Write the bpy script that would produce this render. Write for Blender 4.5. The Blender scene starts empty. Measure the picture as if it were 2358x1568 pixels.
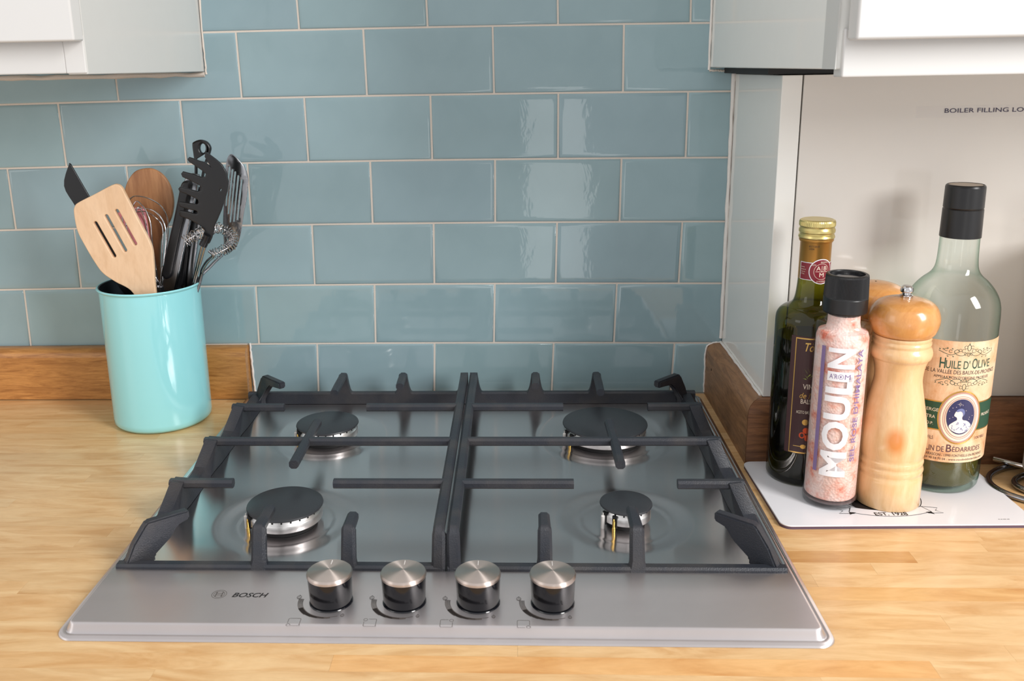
import bpy, bmesh, math, random
from mathutils import Vector, Matrix
R = random.Random(7)
sc = bpy.context.scene
COL = sc.collection

# ------------------------------------------------------------------ camera
CL = Vector((.25503, -1.11082, .41232))
CR = Matrix.Rotation(.04769, 3, 'Z') @ Matrix.Rotation(1.3212, 3, 'X') @ Matrix.Rotation(-.01931, 3, 'Z')
FPX, CX, CY = 2094.32, 1179 - 84.73, 784 - 98.28
cd = bpy.data.cameras.new('camera'); cam = bpy.data.objects.new('camera', cd); COL.objects.link(cam)
cam.matrix_world = Matrix.Translation(CL) @ CR.to_4x4()
cd.sensor_width = 36; cd.lens = FPX / 2358 * 36
cd.shift_x = 84.73 / 2358; cd.shift_y = -98.28 / 2358
cd.clip_start = .02
cd.dof.use_dof = True; cd.dof.focus_distance = .95; cd.dof.aperture_fstop = 15
sc.camera = cam

# ------------------------------------------------------------------ world, lights, exposure
w = bpy.data.worlds.new('room_light'); sc.world = w; w.use_nodes = True
bg = w.node_tree.nodes['Background']; bg.inputs[0].default_value = (.985, .985, 1.0, 1); bg.inputs[1].default_value = .87
def area(name, loc, target, sx, sy, power, col):
    d = bpy.data.lights.new(name, 'AREA'); d.shape = 'RECTANGLE'; d.size = sx; d.size_y = sy; d.energy = power; d.color = col
    o = bpy.data.objects.new(name, d); COL.objects.link(o); o.location = loc
    o.rotation_euler = (Vector(target) - Vector(loc)).to_track_quat('-Z', 'Y').to_euler(); return o
area('window_light', (1.9, -1.80, 1.20), (.3, -.3, 0), .60, 1.25, 59, (1, .985, .97))
area('left_window_light', (-1.9, -1.7, .8), (.1, -.2, .1), .9, 1.1, 5, (1, .98, .95))
area('patio_light', (.42, -2.7, -.10), (.3, 0, .25), .26, .8, 1.3, (1, .98, .95))
sc.view_settings.view_transform = 'Standard'; sc.view_settings.look = 'None'
sc.view_settings.exposure = 0.0; sc.view_settings.gamma = 1; sc.view_settings.use_curve_mapping = False
sc.cycles.max_bounces = 10; sc.cycles.transmission_bounces = 10; sc.cycles.transparent_max_bounces = 12
sc.cycles.caustics_reflective = False; sc.cycles.caustics_refractive = False
sc.cycles.sample_clamp_indirect = 6

# ------------------------------------------------------------------ materials
def srgb(r, g, b):
    f = lambda c: (c / 255 / 12.92) if c / 255 <= .04045 else ((c / 255 + .055) / 1.055) ** 2.4
    return (f(r), f(g), f(b), 1)
class Mat:
    def __init__(s, name, col=(200, 200, 200), rough=.5, metal=0, **kw):
        s.m = bpy.data.materials.new(name); s.m.use_nodes = True; s.t = s.m.node_tree; s.n = s.t.nodes; s.l = s.t.links
        s.b = s.n['Principled BSDF']; s.b.inputs['Base Color'].default_value = srgb(*col)
        s.b.inputs['Roughness'].default_value = rough; s.b.inputs['Metallic'].default_value = metal
        for k, v in kw.items(): s.b.inputs[k.replace('_', ' ')].default_value = v
        s.m.diffuse_color = srgb(*col)
    def node(s, t, **kw):
        x = s.n.new(t)
        for k, v in kw.items(): setattr(x, k, v)
        return x
    def coord(s, scale=(1, 1, 1), out='Object', rot=(0, 0, 0)):
        c = s.node('ShaderNodeTexCoord'); m = s.node('ShaderNodeMapping'); m.inputs['Scale'].default_value = scale; m.inputs['Rotation'].default_value = rot
        s.l.new(c.outputs[out], m.inputs['Vector']); return m.outputs[0]
    def noise(s, scale=5, detail=4, vec=None, rough=.5, dist=0):
        n = s.node('ShaderNodeTexNoise'); n.inputs['Scale'].default_value = scale; n.inputs['Detail'].default_value = detail
        n.inputs['Roughness'].default_value = rough; n.inputs['Distortion'].default_value = dist
        if vec is not None: s.l.new(vec, n.inputs['Vector'])
        return n.outputs['Fac']
    def ramp(s, fac, stops):
        r = s.node('ShaderNodeValToRGB'); e = r.color_ramp.elements
        while len(e) < len(stops): e.new(.5)
        for i, (p, c) in enumerate(stops): e[i].position = p; e[i].color = c if len(c) == 4 else (*c, 1)
        s.l.new(fac, r.inputs[0]); return r.outputs[0]
    def mix(s, fac, a, b, mode='MIX'):
        m = s.node('ShaderNodeMix', data_type='RGBA', blend_type=mode)
        for v, i in ((fac, 0), (a, 6), (b, 7)):
            if hasattr(v, 'is_linked'): s.l.new(v, m.inputs[i])
            else: m.inputs[i].default_value = v
        return m.outputs[2]
    def bump(s, h, strength=.2, dist=.001):
        b = s.node('ShaderNodeBump'); b.inputs['Strength'].default_value = strength; b.inputs['Distance'].default_value = dist
        s.l.new(h, b.inputs['Height']); s.l.new(b.outputs[0], s.b.inputs['Normal']); return b
    def set(s, sock, v): s.l.new(v, s.b.inputs[sock])
def simple(name, *a, bump=None, var=.06, **k):
    """plain material with a faint procedural mottling"""
    m = Mat(name, *a, **k); v = m.coord()
    n = m.noise((bump or (60, 0, 0))[0], 3, v); c = m.b.inputs['Base Color'].default_value[:]
    m.set('Base Color', m.mix(n, [x * (1 - var) for x in c[:3]] + [1], [min(1, x * (1 + var)) for x in c[:3]] + [1]))
    if bump: m.bump(n, bump[1], bump[2])
    return m.m
def wood(name, light, dark, scale=(1, 1, 1), rough=.45, rays=.5, coat=0, use_color=False, rot=(0, 0, 0), out='Object'):
    m = Mat(name, light, rough); m.b.inputs['Coat Weight'].default_value = coat; m.b.inputs['Coat Roughness'].default_value = .15
    v = m.coord(scale, out, rot)
    if use_color:
        oi = m.node('ShaderNodeObjectInfo'); ad = m.node('ShaderNodeVectorMath', operation='ADD'); sc_ = m.node('ShaderNodeVectorMath', operation='SCALE')
        cmb = m.node('ShaderNodeCombineXYZ')
        for i in range(3): m.l.new(oi.outputs['Random'], cmb.inputs[i])
        m.l.new(cmb.outputs[0], sc_.inputs[0]); sc_.inputs['Scale'].default_value = 37.0
        m.l.new(v, ad.inputs[0]); m.l.new(sc_.outputs[0], ad.inputs[1]); v = ad.outputs[0]
    big = m.noise(6, 5, v, .6, 1.2); fine = m.noise(45, 6, v, .65, .3)
    c1 = m.ramp(big, [(.3, srgb(*dark)), (.52, srgb(*[(a * 2 + b) / 3 for a, b in zip(light, dark)])), (.68, srgb(*light))])
    c2 = m.ramp(fine, [(.3, (.72, .66, .60)), (.55, (1, 1, 1))])
    c = m.mix(rays, c1, c2, 'MULTIPLY')
    if use_color: c = m.mix(1.0, c, oi.outputs['Color'], 'MULTIPLY')
    m.set('Base Color', c); m.bump(fine, .12, .0006)
    return m.m
MT = {}
# glazed tile
m = Mat('tile_glaze', (128, 164, 168), .035, 0); m.b.inputs['IOR'].default_value = 1.5
oi = m.node('ShaderNodeObjectInfo'); v = m.coord((1, 1, 1))
n1 = m.noise(14, 3, v, .5, .5)
c = m.mix(n1, srgb(135, 160, 166), srgb(151, 175, 181)); c = m.mix(1.0, c, oi.outputs['Color'], 'MULTIPLY'); m.set('Base Color', c)
v2 = m.coord((1, 1, .5)); n2 = m.noise(55, 3, v2, .5, .4); m.bump(n2, .10, .0012)
MT['tile'] = m.m
MT['grout'] = simple('grout', (214, 203, 192), .85, bump=(900, .5, .0004), var=.1)
MT['paint'] = simple('cream_paint', (232, 222, 210), .6)
MT['caulk'] = simple('sealant', (232, 226, 220), .5, bump=(220, .4, .0006), var=.05)
MT['crack'] = simple('dirt_line', (96, 76, 66), .8)
# worktop staves
MT['stave'] = wood('oak_stave', (235, 200, 150), (210, 162, 106), (1.8, 9, 9), .30, .22, .25, True)
MT['oak'] = wood('oak_upstand', (204, 146, 82), (156, 102, 50), (3, 22, 30), .38, .6, .2)
MT['oak_side'] = wood('oak_return', (166, 122, 84), (116, 82, 54), (26, 3.2, 26), .45, .7)  # darker oak tone than the left upstand
MT['oak_front'] = wood('oak_return_front', (150, 102, 66), (98, 64, 42), (3.2, 26, 30), .45, .7)
MT['stain'] = simple('damp_stain', (52, 40, 36), .7)
MT['cream'] = simple('cream_lacquer', (203, 202, 198), .16, var=.012)
MT['cream_brightened'] = simple('cream_gloss_brightened', (238, 237, 232), .07, var=.012)  # same cream as the front panel, lightened to offset shade on side faces
MT['cream_dimmed'] = simple('cream_gloss_dimmed', (222, 217, 210), .07, var=.012)  # same cream gloss, darkened because the front face catches more light
MT['white_door'] = simple('white_lacquer', (208, 206, 203), .3, var=.01)
MT['dark_gap'] = simple('dark_board', (26, 25, 25), .6)
# brushed steel
def steel(name, col, rough, aniso, kind='UV', streak=(2, 400, 1)):
    m = Mat(name, col, rough, 1.0); m.b.inputs['Anisotropic'].default_value = aniso; m.b.inputs['Anisotropic Rotation'].default_value = .25
    t = m.node('ShaderNodeTangent')
    if kind == 'UV': t.direction_type = 'UV_MAP'
    else: t.direction_type = 'RADIAL'; t.axis = 'Z'
    m.l.new(t.outputs[0], m.b.inputs['Tangent'])
    v = m.coord(streak); n = m.noise(1.0, 4, v)
    rr = m.node('ShaderNodeMapRange'); rr.inputs[3].default_value = rough * .95; rr.inputs[4].default_value = rough * 1.05
    m.l.new(n, rr.inputs[0]); ro = rr.outputs[0]
    if kind == 'UV':    # the control panel has a coarser brushed finish than the pressed pan
        sp_ = m.node('ShaderNodeSeparateXYZ'); tc_ = m.node('ShaderNodeTexCoord'); m.l.new(tc_.outputs['Object'], sp_.inputs[0])
        mr = m.node('ShaderNodeMapRange'); mr.inputs[1].default_value = -.47; mr.inputs[2].default_value = -.43; mr.inputs[3].default_value = 1.0; mr.inputs[4].default_value = .54
        m.l.new(sp_.outputs[1], mr.inputs[0]); mu = m.node('ShaderNodeMath', operation='MULTIPLY'); m.l.new(ro, mu.inputs[0]); m.l.new(mr.outputs[0], mu.inputs[1]); ro = mu.outputs[0]
    m.set('Roughness', ro)
    v2 = m.coord((1, 1, 1)); n2 = m.noise(9, 4, v2, .6, 1)
    c = srgb(*col); m.set('Base Color', m.mix(n2, [x * .9 for x in c[:3]] + [1], [min(1, x * 1.06) for x in c[:3]] + [1]))
    return m.m
MT['steel'] = steel('brushed_steel', (218, 212, 212), .40, .88)
MT['knob_face'] = steel('spun_steel', (216, 202, 194), .40, .92, 'RADIAL', (1, 1, 1))
MT['chrome'] = simple('polished_steel', (205, 203, 204), .10, 1.0, var=.03)
MT['satin_steel'] = simple("satin_steel", (150, 152, 156), .22, 1.0, var=.04)
MT['alu'] = simple('cast_aluminium', (226, 224, 222), .34, 1.0, bump=(300, .15, .0003), var=.08)
MT['brass'] = simple('brass', (200, 165, 90), .3, 1.0)
MT['ceramic'] = simple('ceramic', (235, 230, 225), .3)
def iron():
    m = Mat('cast_iron_enamel', (50, 52, 56), .42); v = m.coord()
    a = m.noise(900, 2, v); b = m.noise(25, 4, v, .6)
    m.set('Base Color', m.mix(m.ramp(b, [(.45, (0, 0, 0)), (.75, (1, 1, 1))]), srgb(42, 45, 52), srgb(64, 61, 61)))
    m.bump(a, .55, .0005); return m.m
MT['iron'] = iron()
MT['cap'] = simple('burner_enamel', (48, 50, 54), .38, bump=(500, .2, .0003), var=.12)
MT['black_gloss'] = simple('black_gloss_plastic', (22, 23, 28), .12)
MT['black'] = simple('black_plastic', (22, 22, 24), .34, var=.1)
MT['nylon'] = simple('black_nylon', (16, 16, 18), .30, var=.1)
MT['black_void'] = simple('shadow_black', (10, 10, 11), .7)
MT['print'] = simple('grey_print', (92, 84, 80), .5)
MT['print_black'] = simple('black_print', (34, 30, 30), .45)
MT['turq'] = simple('turquoise_enamel', (150, 218, 224), .10, var=.01, Coat_Weight=.4)
MT['pot_in'] = simple('dark_enamel', (40, 46, 52), .3)
MT['beech'] = wood('beech', (232, 200, 166), (214, 176, 138), (5, 5, 1.5), .5, .25)
MT['olivewood'] = wood('cherry_wood', (184, 134, 92), (140, 92, 58), (12, 12, 1.2), .45, .6)
MT['pink'] = simple('pink_silicone', (226, 140, 146), .45)
MT['millwood'] = wood('turned_beech', (234, 200, 154), (222, 178, 124), (6, 6, 1.3), .26, .3, .5)
MT['millhead'] = wood('varnished_beech', (218, 158, 92), (196, 130, 66), (7, 7, 3), .22, .35, .7)
MT['paper_roll'] = simple('white_paper', (232, 230, 228), .8)
MT['mat_white'] = simple('melamine_white', (232, 231, 234), .12, var=.01)
MT['mat_edge'] = simple('mat_edge', (92, 74, 92), .6)
MT['gold'] = simple('gold_foil', (205, 168, 96), .28, .9, var=.05)
MT['gold_cap'] = simple('gold_cap_metal', (214, 196, 130), .3, .85, var=.05)
MT['bronze'] = simple('bronze_foil', (190, 142, 72), .34, .75, var=.05)
def glass(name, col, edge, rough=.0):
    """thin-walled glass: straight transmission, tinted deeper where the wall is seen edge-on, plus Fresnel reflection"""
    m = Mat(name, col, .02); m.n.remove(m.b)
    lw = m.node('ShaderNodeLayerWeight'); lw.inputs['Blend'].default_value = .35
    tr = m.node('ShaderNodeBsdfTransparent'); gl = m.node('ShaderNodeBsdfGlossy'); gl.inputs['Roughness'].default_value = .03
    pw = m.node('ShaderNodeMath', operation='POWER'); pw.inputs[1].default_value = 4.0; fr = m.node('ShaderNodeMapRange'); fr.inputs[3].default_value = .045; fr.inputs[4].default_value = .85; lf = m.node('ShaderNodeLayerWeight'); lf.inputs['Blend'].default_value = .5; m.l.new(lf.outputs['Facing'], pw.inputs[0]); m.l.new(pw.outputs[0], fr.inputs[0]); mx = m.node('ShaderNodeMixShader')
    m.l.new(m.ramp(lw.outputs['Facing'], [(0.30, srgb(*col)), (.60, srgb(*[(a * 3 + b) / 4 for a, b in zip(col, edge)])), (.90, srgb(*edge))]), tr.inputs[0])
    v = m.coord(); n = m.noise(40, 2, v); b = m.node('ShaderNodeBump'); b.inputs['Strength'].default_value = .06; b.inputs['Distance'].default_value = .001
    m.l.new(n, b.inputs['Height'])
    m.l.new(b.outputs[0], gl.inputs['Normal'])
    m.l.new(fr.outputs[0], mx.inputs[0]); m.l.new(tr.outputs[0], mx.inputs[1]); m.l.new(gl.outputs[0], mx.inputs[2])
    m.l.new(mx.outputs[0], m.n['Material Output'].inputs['Surface']); return m.m
MT['glass_clear'] = glass('clear_green_glass', (247, 251, 248), (96, 158, 130))
MT['glass_olive'] = glass('olive_glass', (172, 172, 84), (78, 86, 30))
MT['glass_jar'] = glass('jar_glass', (255, 255, 255), (214, 217, 219))
MT['foot_glass'] = simple('thick_base_glass', (92, 80, 80), .08)
MT['vinegar'] = simple('balsamic', (14, 9, 9), .08)
g = Mat('olive_oil', (96, 92, 40), .04); g.b.inputs['Transmission Weight'].default_value = .25; v = g.coord(); g.set('Base Color', g.mix(g.noise(30, 2, v), srgb(74, 70, 26), srgb(98, 92, 42))); MT['oil'] = g.m
def salt():
    m = Mat('pink_salt', (240, 200, 190), .45); v = m.coord()
    vo = m.node('ShaderNodeTexVoronoi'); vo.inputs['Scale'].default_value = 420; m.l.new(v, vo.inputs['Vector'])
    n = m.noise(70, 4, v, .6)
    c1 = m.ramp(n, [(.32, srgb(248, 228, 222)), (.50, srgb(246, 214, 204)), (.60, srgb(242, 184, 168)), (.72, srgb(228, 118, 92))])
    c2 = m.mix(.8, c1, m.ramp(vo.outputs['Distance'], [(0, (1, 1, 1)), (.6, (.94, .90, .89))]), 'MULTIPLY'); m.set('Base Color', c2)
    m.b.inputs['Subsurface Weight'].default_value = .15; m.b.inputs['Subsurface Radius'].default_value = (.003, .002, .002)
    m.bump(vo.outputs['Distance'], .5, .0010); return m.m
MT['salt'] = salt()
def oldpaper():
    m = Mat('label_paper', (230, 190, 150), .5); v = m.coord(); a = m.noise(28, 6, v, .65, .6); b = m.noise(90, 4, v)
    c = m.ramp(a, [(.3, srgb(176, 112, 66)), (.42, srgb(222, 176, 134)), (.6, srgb(238, 208, 176)), (.75, srgb(230, 190, 152))])
    m.set('Base Color', m.mix(.15, c, m.ramp(b, [(.3, srgb(190, 140, 100)), (.6, (1, 1, 1))]), 'MULTIPLY')); return m.m
MT['oldpaper'] = oldpaper()
for k, c in dict(ink_green=(46, 82, 66), ink_dark=(60, 52, 56), ink_plum=(96, 66, 72), band_green=(30, 74, 56), navy=(44, 48, 92), cream_ink=(240, 226, 206), rose=(190, 150, 140), white_ink=(240, 240, 244), mauve=(134, 114, 158), plum_label=(62, 34, 36), red_label=(130, 34, 46), orange_ink=(222, 84, 42), leaf=(150, 164, 70), skin_ink=(236, 226, 222), blue_ink=(110, 120, 168), navy_text=(60, 52, 80), grey_green=(176, 160, 142), lilac=(206, 196, 214)).items():
    MT[k] = simple('ink_' + k if not k.startswith('ink') else k, c, .4, var=.02)
g = Mat('clear_tape', (240, 238, 240), .10); g.b.inputs['Alpha'].default_value = .12; MT['tape'] = g.m

# ------------------------------------------------------------------ mesh helpers
def link(name, me, mat=None, parent=None):
    o = bpy.data.objects.new(name, me); COL.objects.link(o)
    if mat is not None: me.materials.append(MT[mat] if isinstance(mat, str) else mat)
    if parent is not None: o.parent = parent
    return o
def mesh(name, vs, fs, mat=None, parent=None, smooth=False, angle=None):
    me = bpy.data.meshes.new(name); me.from_pydata([tuple(v) for v in vs], [], fs); me.validate()
    bm = bmesh.new(); bm.from_mesh(me); bmesh.ops.recalc_face_normals(bm, faces=bm.faces); bm.to_mesh(me); bm.free()
    if smooth: me.polygons.foreach_set('use_smooth', [True] * len(me.polygons))
    if smooth and angle: me.set_sharp_from_angle(angle=math.radians(angle))
    return link(name, me, mat, parent)
def empty(name, loc, label, cat, group=None, rz=0):
    o = bpy.data.objects.new(name, None); COL.objects.link(o); o.location = loc; o.rotation_euler = (0, 0, rz); o.empty_display_size = .02
    return tag(o, label, cat, group)
def harden(me, k=.25):
    A = [p.area for p in me.polygons]; m_ = max(A)
    for p in me.polygons:
        if p.area > k * m_ or max(abs(c) for c in p.normal) > .9999 and p.area > .02 * m_: p.use_smooth = False
def tag(o, label=None, cat=None, group=None, kind=None):
    for k, v in (('label', label), ('category', cat), ('group', group), ('kind', kind)):
        if v: o[k] = v
    return o
def local(o, parent):
    """keep world placement for geometry written in world coordinates"""
    o.parent = parent; o.matrix_parent_inverse = Matrix.LocRotScale(parent.location, parent.rotation_euler, None).inverted(); return o
def box(name, a, b, mat, parent=None, bev=0, seg=2):
    bm = bmesh.new(); bmesh.ops.create_cube(bm, size=1)
    for v in bm.verts: v.co = Vector(((a[i] + b[i]) / 2 + v.co[i] * (b[i] - a[i]) for i in range(3)))
    if bev: bmesh.ops.bevel(bm, geom=bm.edges[:], offset=bev, segments=seg, profile=.5, affect='EDGES')
    me = bpy.data.meshes.new(name); bm.to_mesh(me); bm.free()
    if bev: me.polygons.foreach_set('use_smooth', [True] * len(me.polygons)); me.set_sharp_from_angle(angle=math.radians(50)); harden(me, .02)
    return link(name, me, mat, parent)
def lathe(name, prof, mat, parent=None, seg=64, closed=False, c=(0, 0, 0), angle=40, ridges=None):
    """prof: (r, z) list; ridges=(n, depth, z0, z1) knurls that band"""
    vs, fs = [], []; n = len(prof)
    for i in range(seg):
        a = 2 * math.pi * i / seg
        for r, z in prof:
            rr = r
            if ridges and ridges[2] <= z <= ridges[3] and i % 2: rr = r - ridges[1]
            vs.append((c[0] + rr * math.cos(a), c[1] + rr * math.sin(a), c[2] + z))
    for i in range(seg):
        j = (i + 1) % seg
        for k in range(n - 1 + (1 if closed else 0)):
            k2 = (k + 1) % n; fs.append((i * n + k, j * n + k, j * n + k2, i * n + k2))
    me = bpy.data.meshes.new(name); me.from_pydata(vs, [], fs)
    bm = bmesh.new(); bm.from_mesh(me); bmesh.ops.remove_doubles(bm, verts=bm.verts, dist=1e-6)
    bmesh.ops.recalc_face_normals(bm, faces=bm.faces); bm.to_mesh(me); bm.free()
    me.polygons.foreach_set('use_smooth', [True] * len(me.polygons)); me.set_sharp_from_angle(angle=math.radians(angle))
    return link(name, me, mat, parent)
def smoothp(pts, n=6, closed=False):
    P = [Vector(p) for p in pts]; out = []; N = len(P)
    rng = range(N) if closed else range(N - 1)
    for i in rng:
        a, b = P[i], P[(i + 1) % N]
        p0 = P[i - 1] if (closed or i > 0) else a * 2 - b
        p3 = P[(i + 2) % N] if (closed or i + 2 < N) else b * 2 - a
        for k in range(n):
            t = k / n; out.append(.5 * ((2 * a) + (b - p0) * t + (2 * p0 - 5 * a + 4 * b - p3) * t * t + (3 * a - p0 - 3 * b + p3) * t ** 3))
    if not closed: out.append(P[-1])
    return out
def tube_data(pts, r, seg=8, closed=False, flat=1.0):
    P = [Vector(p) for p in pts]; N = len(P); vs, fs = [], []; up = None
    for i, p in enumerate(P):
        a = P[i - 1] if (i > 0 or closed) else p; b = P[(i + 1) % N] if (i < N - 1 or closed) else p
        d = (b - a).normalized()
        if up is None: up = Vector((0, 0, 1)) if abs(d.z) < .9 else Vector((1, 0, 0))
        s = d.cross(up).normalized(); up = s.cross(d).normalized()
        rr = r[i] if isinstance(r, (list, tuple)) else r
        for k in range(seg):
            t = 2 * math.pi * k / seg; vs.append(p + s * math.cos(t) * rr + up * math.sin(t) * rr * flat)
    for i in range(N if closed else N - 1):
        j = (i + 1) % N
        for k in range(seg): k2 = (k + 1) % seg; fs.append((i * seg + k, i * seg + k2, j * seg + k2, j * seg + k))
    if not closed: fs.append(tuple(range(seg))[::-1]); fs.append(tuple((N - 1) * seg + k for k in range(seg)))
    return vs, fs
def tube(name, pts, r, mat, parent=None, seg=8, closed=False, flat=1.0):
    v, f = tube_data(pts, r, seg, closed, flat); return mesh(name, v, f, mat, parent, True, 60)
def join_data(parts):
    V, F = [], []
    for v, f in parts: o = len(V); V += list(v); F += [tuple(i + o for i in x) for x in f]
    return V, F
def bar_data(pts, w, h, lean=(0, 0, 1), ch=.0022):
    """swept chamfered bar; pts centre line of the TOP; w,h number or list; cross-section upright"""
    P = [Vector(p) for p in pts]; N = len(P); vs, fs = [], []
    for i, p in enumerate(P):
        a = P[max(i - 1, 0)]; b = P[min(i + 1, N - 1)]; d = (b - a).normalized()
        s = d.cross(Vector(lean))
        if s.length < 1e-4: s = Vector((1, 0, 0))
        s.normalize(); u = s.cross(d).normalized()
        W = (w[i] if isinstance(w, (list, tuple)) else w) / 2; H = h[i] if isinstance(h, (list, tuple)) else h; c = min(ch, W * .7, H * .45)
        for x, y in ((-W + c, 0), (W - c, 0), (W, -c), (W, -H + c), (W - c, -H), (-W + c, -H), (-W, -H + c), (-W, -c)): vs.append(p + s * x + u * y)
    for i in range(N - 1):
        for k in range(8): k2 = (k + 1) % 8; fs.append((i * 8 + k, i * 8 + k2, i * 8 + 8 + k2, i * 8 + 8 + k))
    fs.append(tuple(range(8))[::-1]); fs.append(tuple((N - 1) * 8 + k for k in range(8)))
    return vs, fs
def bend(a, b, c, r=.006, n=4):
    """round the corner b"""
    a, b, c = Vector(a), Vector(b), Vector(c); p = b + (a - b).normalized() * r; q = b + (c - b).normalized() * r
    return [p.lerp(b, t).lerp(b.lerp(q, t), t) for t in [i / n for i in range(n + 1)]]

# ---- flat printed art: 2D polygons in metres mapped onto a surface
class Art:
    def __init__(s): s.v = []; s.f = []
    def poly(s, pts): o = len(s.v); s.v += [(p[0], p[1]) for p in pts]; s.f.append(tuple(range(o, o + len(pts)))); return s
    def rect(s, x0, y0, x1, y1): return s.poly([(x0, y0), (x1, y0), (x1, y1), (x0, y1)])
    def ellipse(s, cx, cy, rx, ry, n=28): return s.poly([(cx + rx * math.cos(2 * math.pi * i / n), cy + ry * math.sin(2 * math.pi * i / n)) for i in range(n)])
    def ribbon(s, pts, w, closed=False):
        P = [Vector((p[0], p[1])) for p in pts]; N = len(P); o = len(s.v)
        for i, p in enumerate(P):
            a = P[i - 1] if (i > 0 or closed) else p; b = P[(i + 1) % N] if (i < N - 1 or closed) else p
            d = (b - a).normalized(); n = Vector((-d.y, d.x)) * w / 2; s.v += [tuple(p + n), tuple(p - n)]
        for i in range(N if closed else N - 1): j = (i + 1) % N; s.f.append((o + 2 * i, o + 2 * i + 1, o + 2 * j + 1, o + 2 * j))
        return s
    def ring(s, cx, cy, rx, ry, w, n=36, a0=0, a1=360):
        full = abs(a1 - a0) >= 360; k = n if full else n + 1
        return s.ribbon([(cx + rx * math.cos(math.radians(a0 + (a1 - a0) * i / n)), cy + ry * math.sin(math.radians(a0 + (a1 - a0) * i / n))) for i in range(k)], w, full)
    def text(s, body, cx, y0, w=None, h=None, bold=0, shear=0, rot=0, align='C'):
        cu = bpy.data.curves.new('t', 'FONT'); cu.body = body; cu.size = 1; cu.offset = bold; cu.shear = shear; cu.resolution_u = 3
        ob = bpy.data.objects.new('t', cu); me = bpy.data.meshes.new_from_object(ob)
        xs = [v.co.x for v in me.vertices]; ys = [v.co.y for v in me.vertices]
        bx0, bx1, by0, by1 = min(xs), max(xs), min(ys), max(ys)
        if rot: bx0, bx1 = min(xs), max(xs)
        sy = (h or w * (by1 - by0) / (bx1 - bx0)) / (by1 - by0); sx = (w / (bx1 - bx0)) if w else sy
        o = len(s.v)
        for v in me.vertices:
            x = (v.co.x - bx0) * sx; y = (v.co.y - by0) * sy
            W, H = (bx1 - bx0) * sx, (by1 - by0) * sy
            if rot: s.v.append((cx + H / 2 - y, y0 + x))      # reads bottom to top
            else: s.v.append((cx + x - (W / 2 if align == 'C' else 0), y0 + y))
        for p in me.polygons: s.f.append(tuple(o + i for i in p.vertices))
        bpy.data.objects.remove(ob); bpy.data.curves.remove(cu); bpy.data.meshes.remove(me); return s
    def build(s, name, mat, fn, parent=None, cut=None):
        me = bpy.data.meshes.new(name); me.from_pydata([(x, y, 0) for x, y in s.v], [], s.f)
        if cut:
            bm = bmesh.new(); bm.from_mesh(me); xs = [v.co.x for v in bm.verts]; x = min(xs) + cut; top = max(xs)
            while x < top:
                bmesh.ops.bisect_plane(bm, geom=bm.verts[:] + bm.edges[:] + bm.faces[:], plane_co=(x, 0, 0), plane_no=(1, 0, 0)); x += cut
            bm.to_mesh(me); bm.free()
        for v in me.vertices: v.co = fn(v.co.x, v.co.y)
        return link(name, me, mat, parent)
def cyl(r, c=(0, 0)):
    """u = arc length from the -y direction towards +x, v = height"""
    return lambda u, v: Vector((c[0] + r * math.sin(u / r), c[1] - r * math.cos(u / r), v))
def flat(z, c=(0, 0), rz=0):
    cs, sn = math.cos(rz), math.sin(rz)
    return lambda u, v: Vector((c[0] + u * cs - v * sn, c[1] + u * sn + v * cs, z))

def ray(px, py): return CR @ Vector(((px - CX) / FPX, -(py - CY) / FPX, -1))
def at(px, py, y, k=0.0, z0=.17):
    """point seen at a pixel of the photograph on the plane Y = y + k*(z - z0)"""
    d = ray(px, py); t = (y + k * (CL.z - z0) - CL.y) / (d.y - k * d.z); return CL + d * t

# ================================================================== SETTING
W_, H_, Z0 = .15213, .07766, .0685
def warp(x, z):   # the tiler's small departures from a perfect grid
    return (x - .00554 - .00323 * x + .03792 * z + .00742 * x * x + .01116 * x * z - .05896 * z * z,
            z + .00086 + .00241 * x - .0008 * z - .0128 * x * x - .00031 * x * z + .00064 * z * z)
def plain(name, a, b, mat, kind='structure'):
    o = box(name, a, b, mat); o['kind'] = kind; return o
wall = plain('wall_back', (-.85, .0012, -.9), (1.2, .12, 1.25), 'grout')
G = .0011
def tile(x0, x1, z0, z1, tint):
    if x1 - x0 < .006 or z1 - z0 < .004: return
    c = [warp(x0 + G, z0 + G), warp(x1 - G, z0 + G), warp(x1 - G, z1 - G), warp(x0 + G, z1 - G)]
    if z0 <= .001: c[0] = (c[0][0], .0005); c[1] = (c[1][0], .0005)
    vs, fs = [], []
    cx, cz = sum(p[0] for p in c) / 4, sum(p[1] for p in c) / 4
    tx, tz = R.uniform(-.003, .003), R.uniform(-.003, .003)
    for ins, y in ((0, .004), (0, .0011), (.0007, .0004), (.0018, .0001), (.0045, 0), (.0065, 0)):
        for x, z in c:
            xx = x + math.copysign(ins, cx - x); zz = z + math.copysign(ins, cz - z)
            vs.append((xx - cx, y + tx * (xx - cx) + tz * (zz - cz) if y < .002 else y, zz - cz))
    for k in range(5):
        for i in range(4): j = (i + 1) % 4; fs.append((k * 4 + i, k * 4 + j, k * 4 + 4 + j, k * 4 + 4 + i))
    fs.append((20, 21, 22, 23))
    o = mesh('tile', vs, fs, 'tile', wall, True, 60); o.location = (cx, 0, cz); o.color = (tint, tint * R.uniform(.99, 1.01), tint * R.uniform(.99, 1.02), 1)
XR, XS = .5125, -.0925
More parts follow.
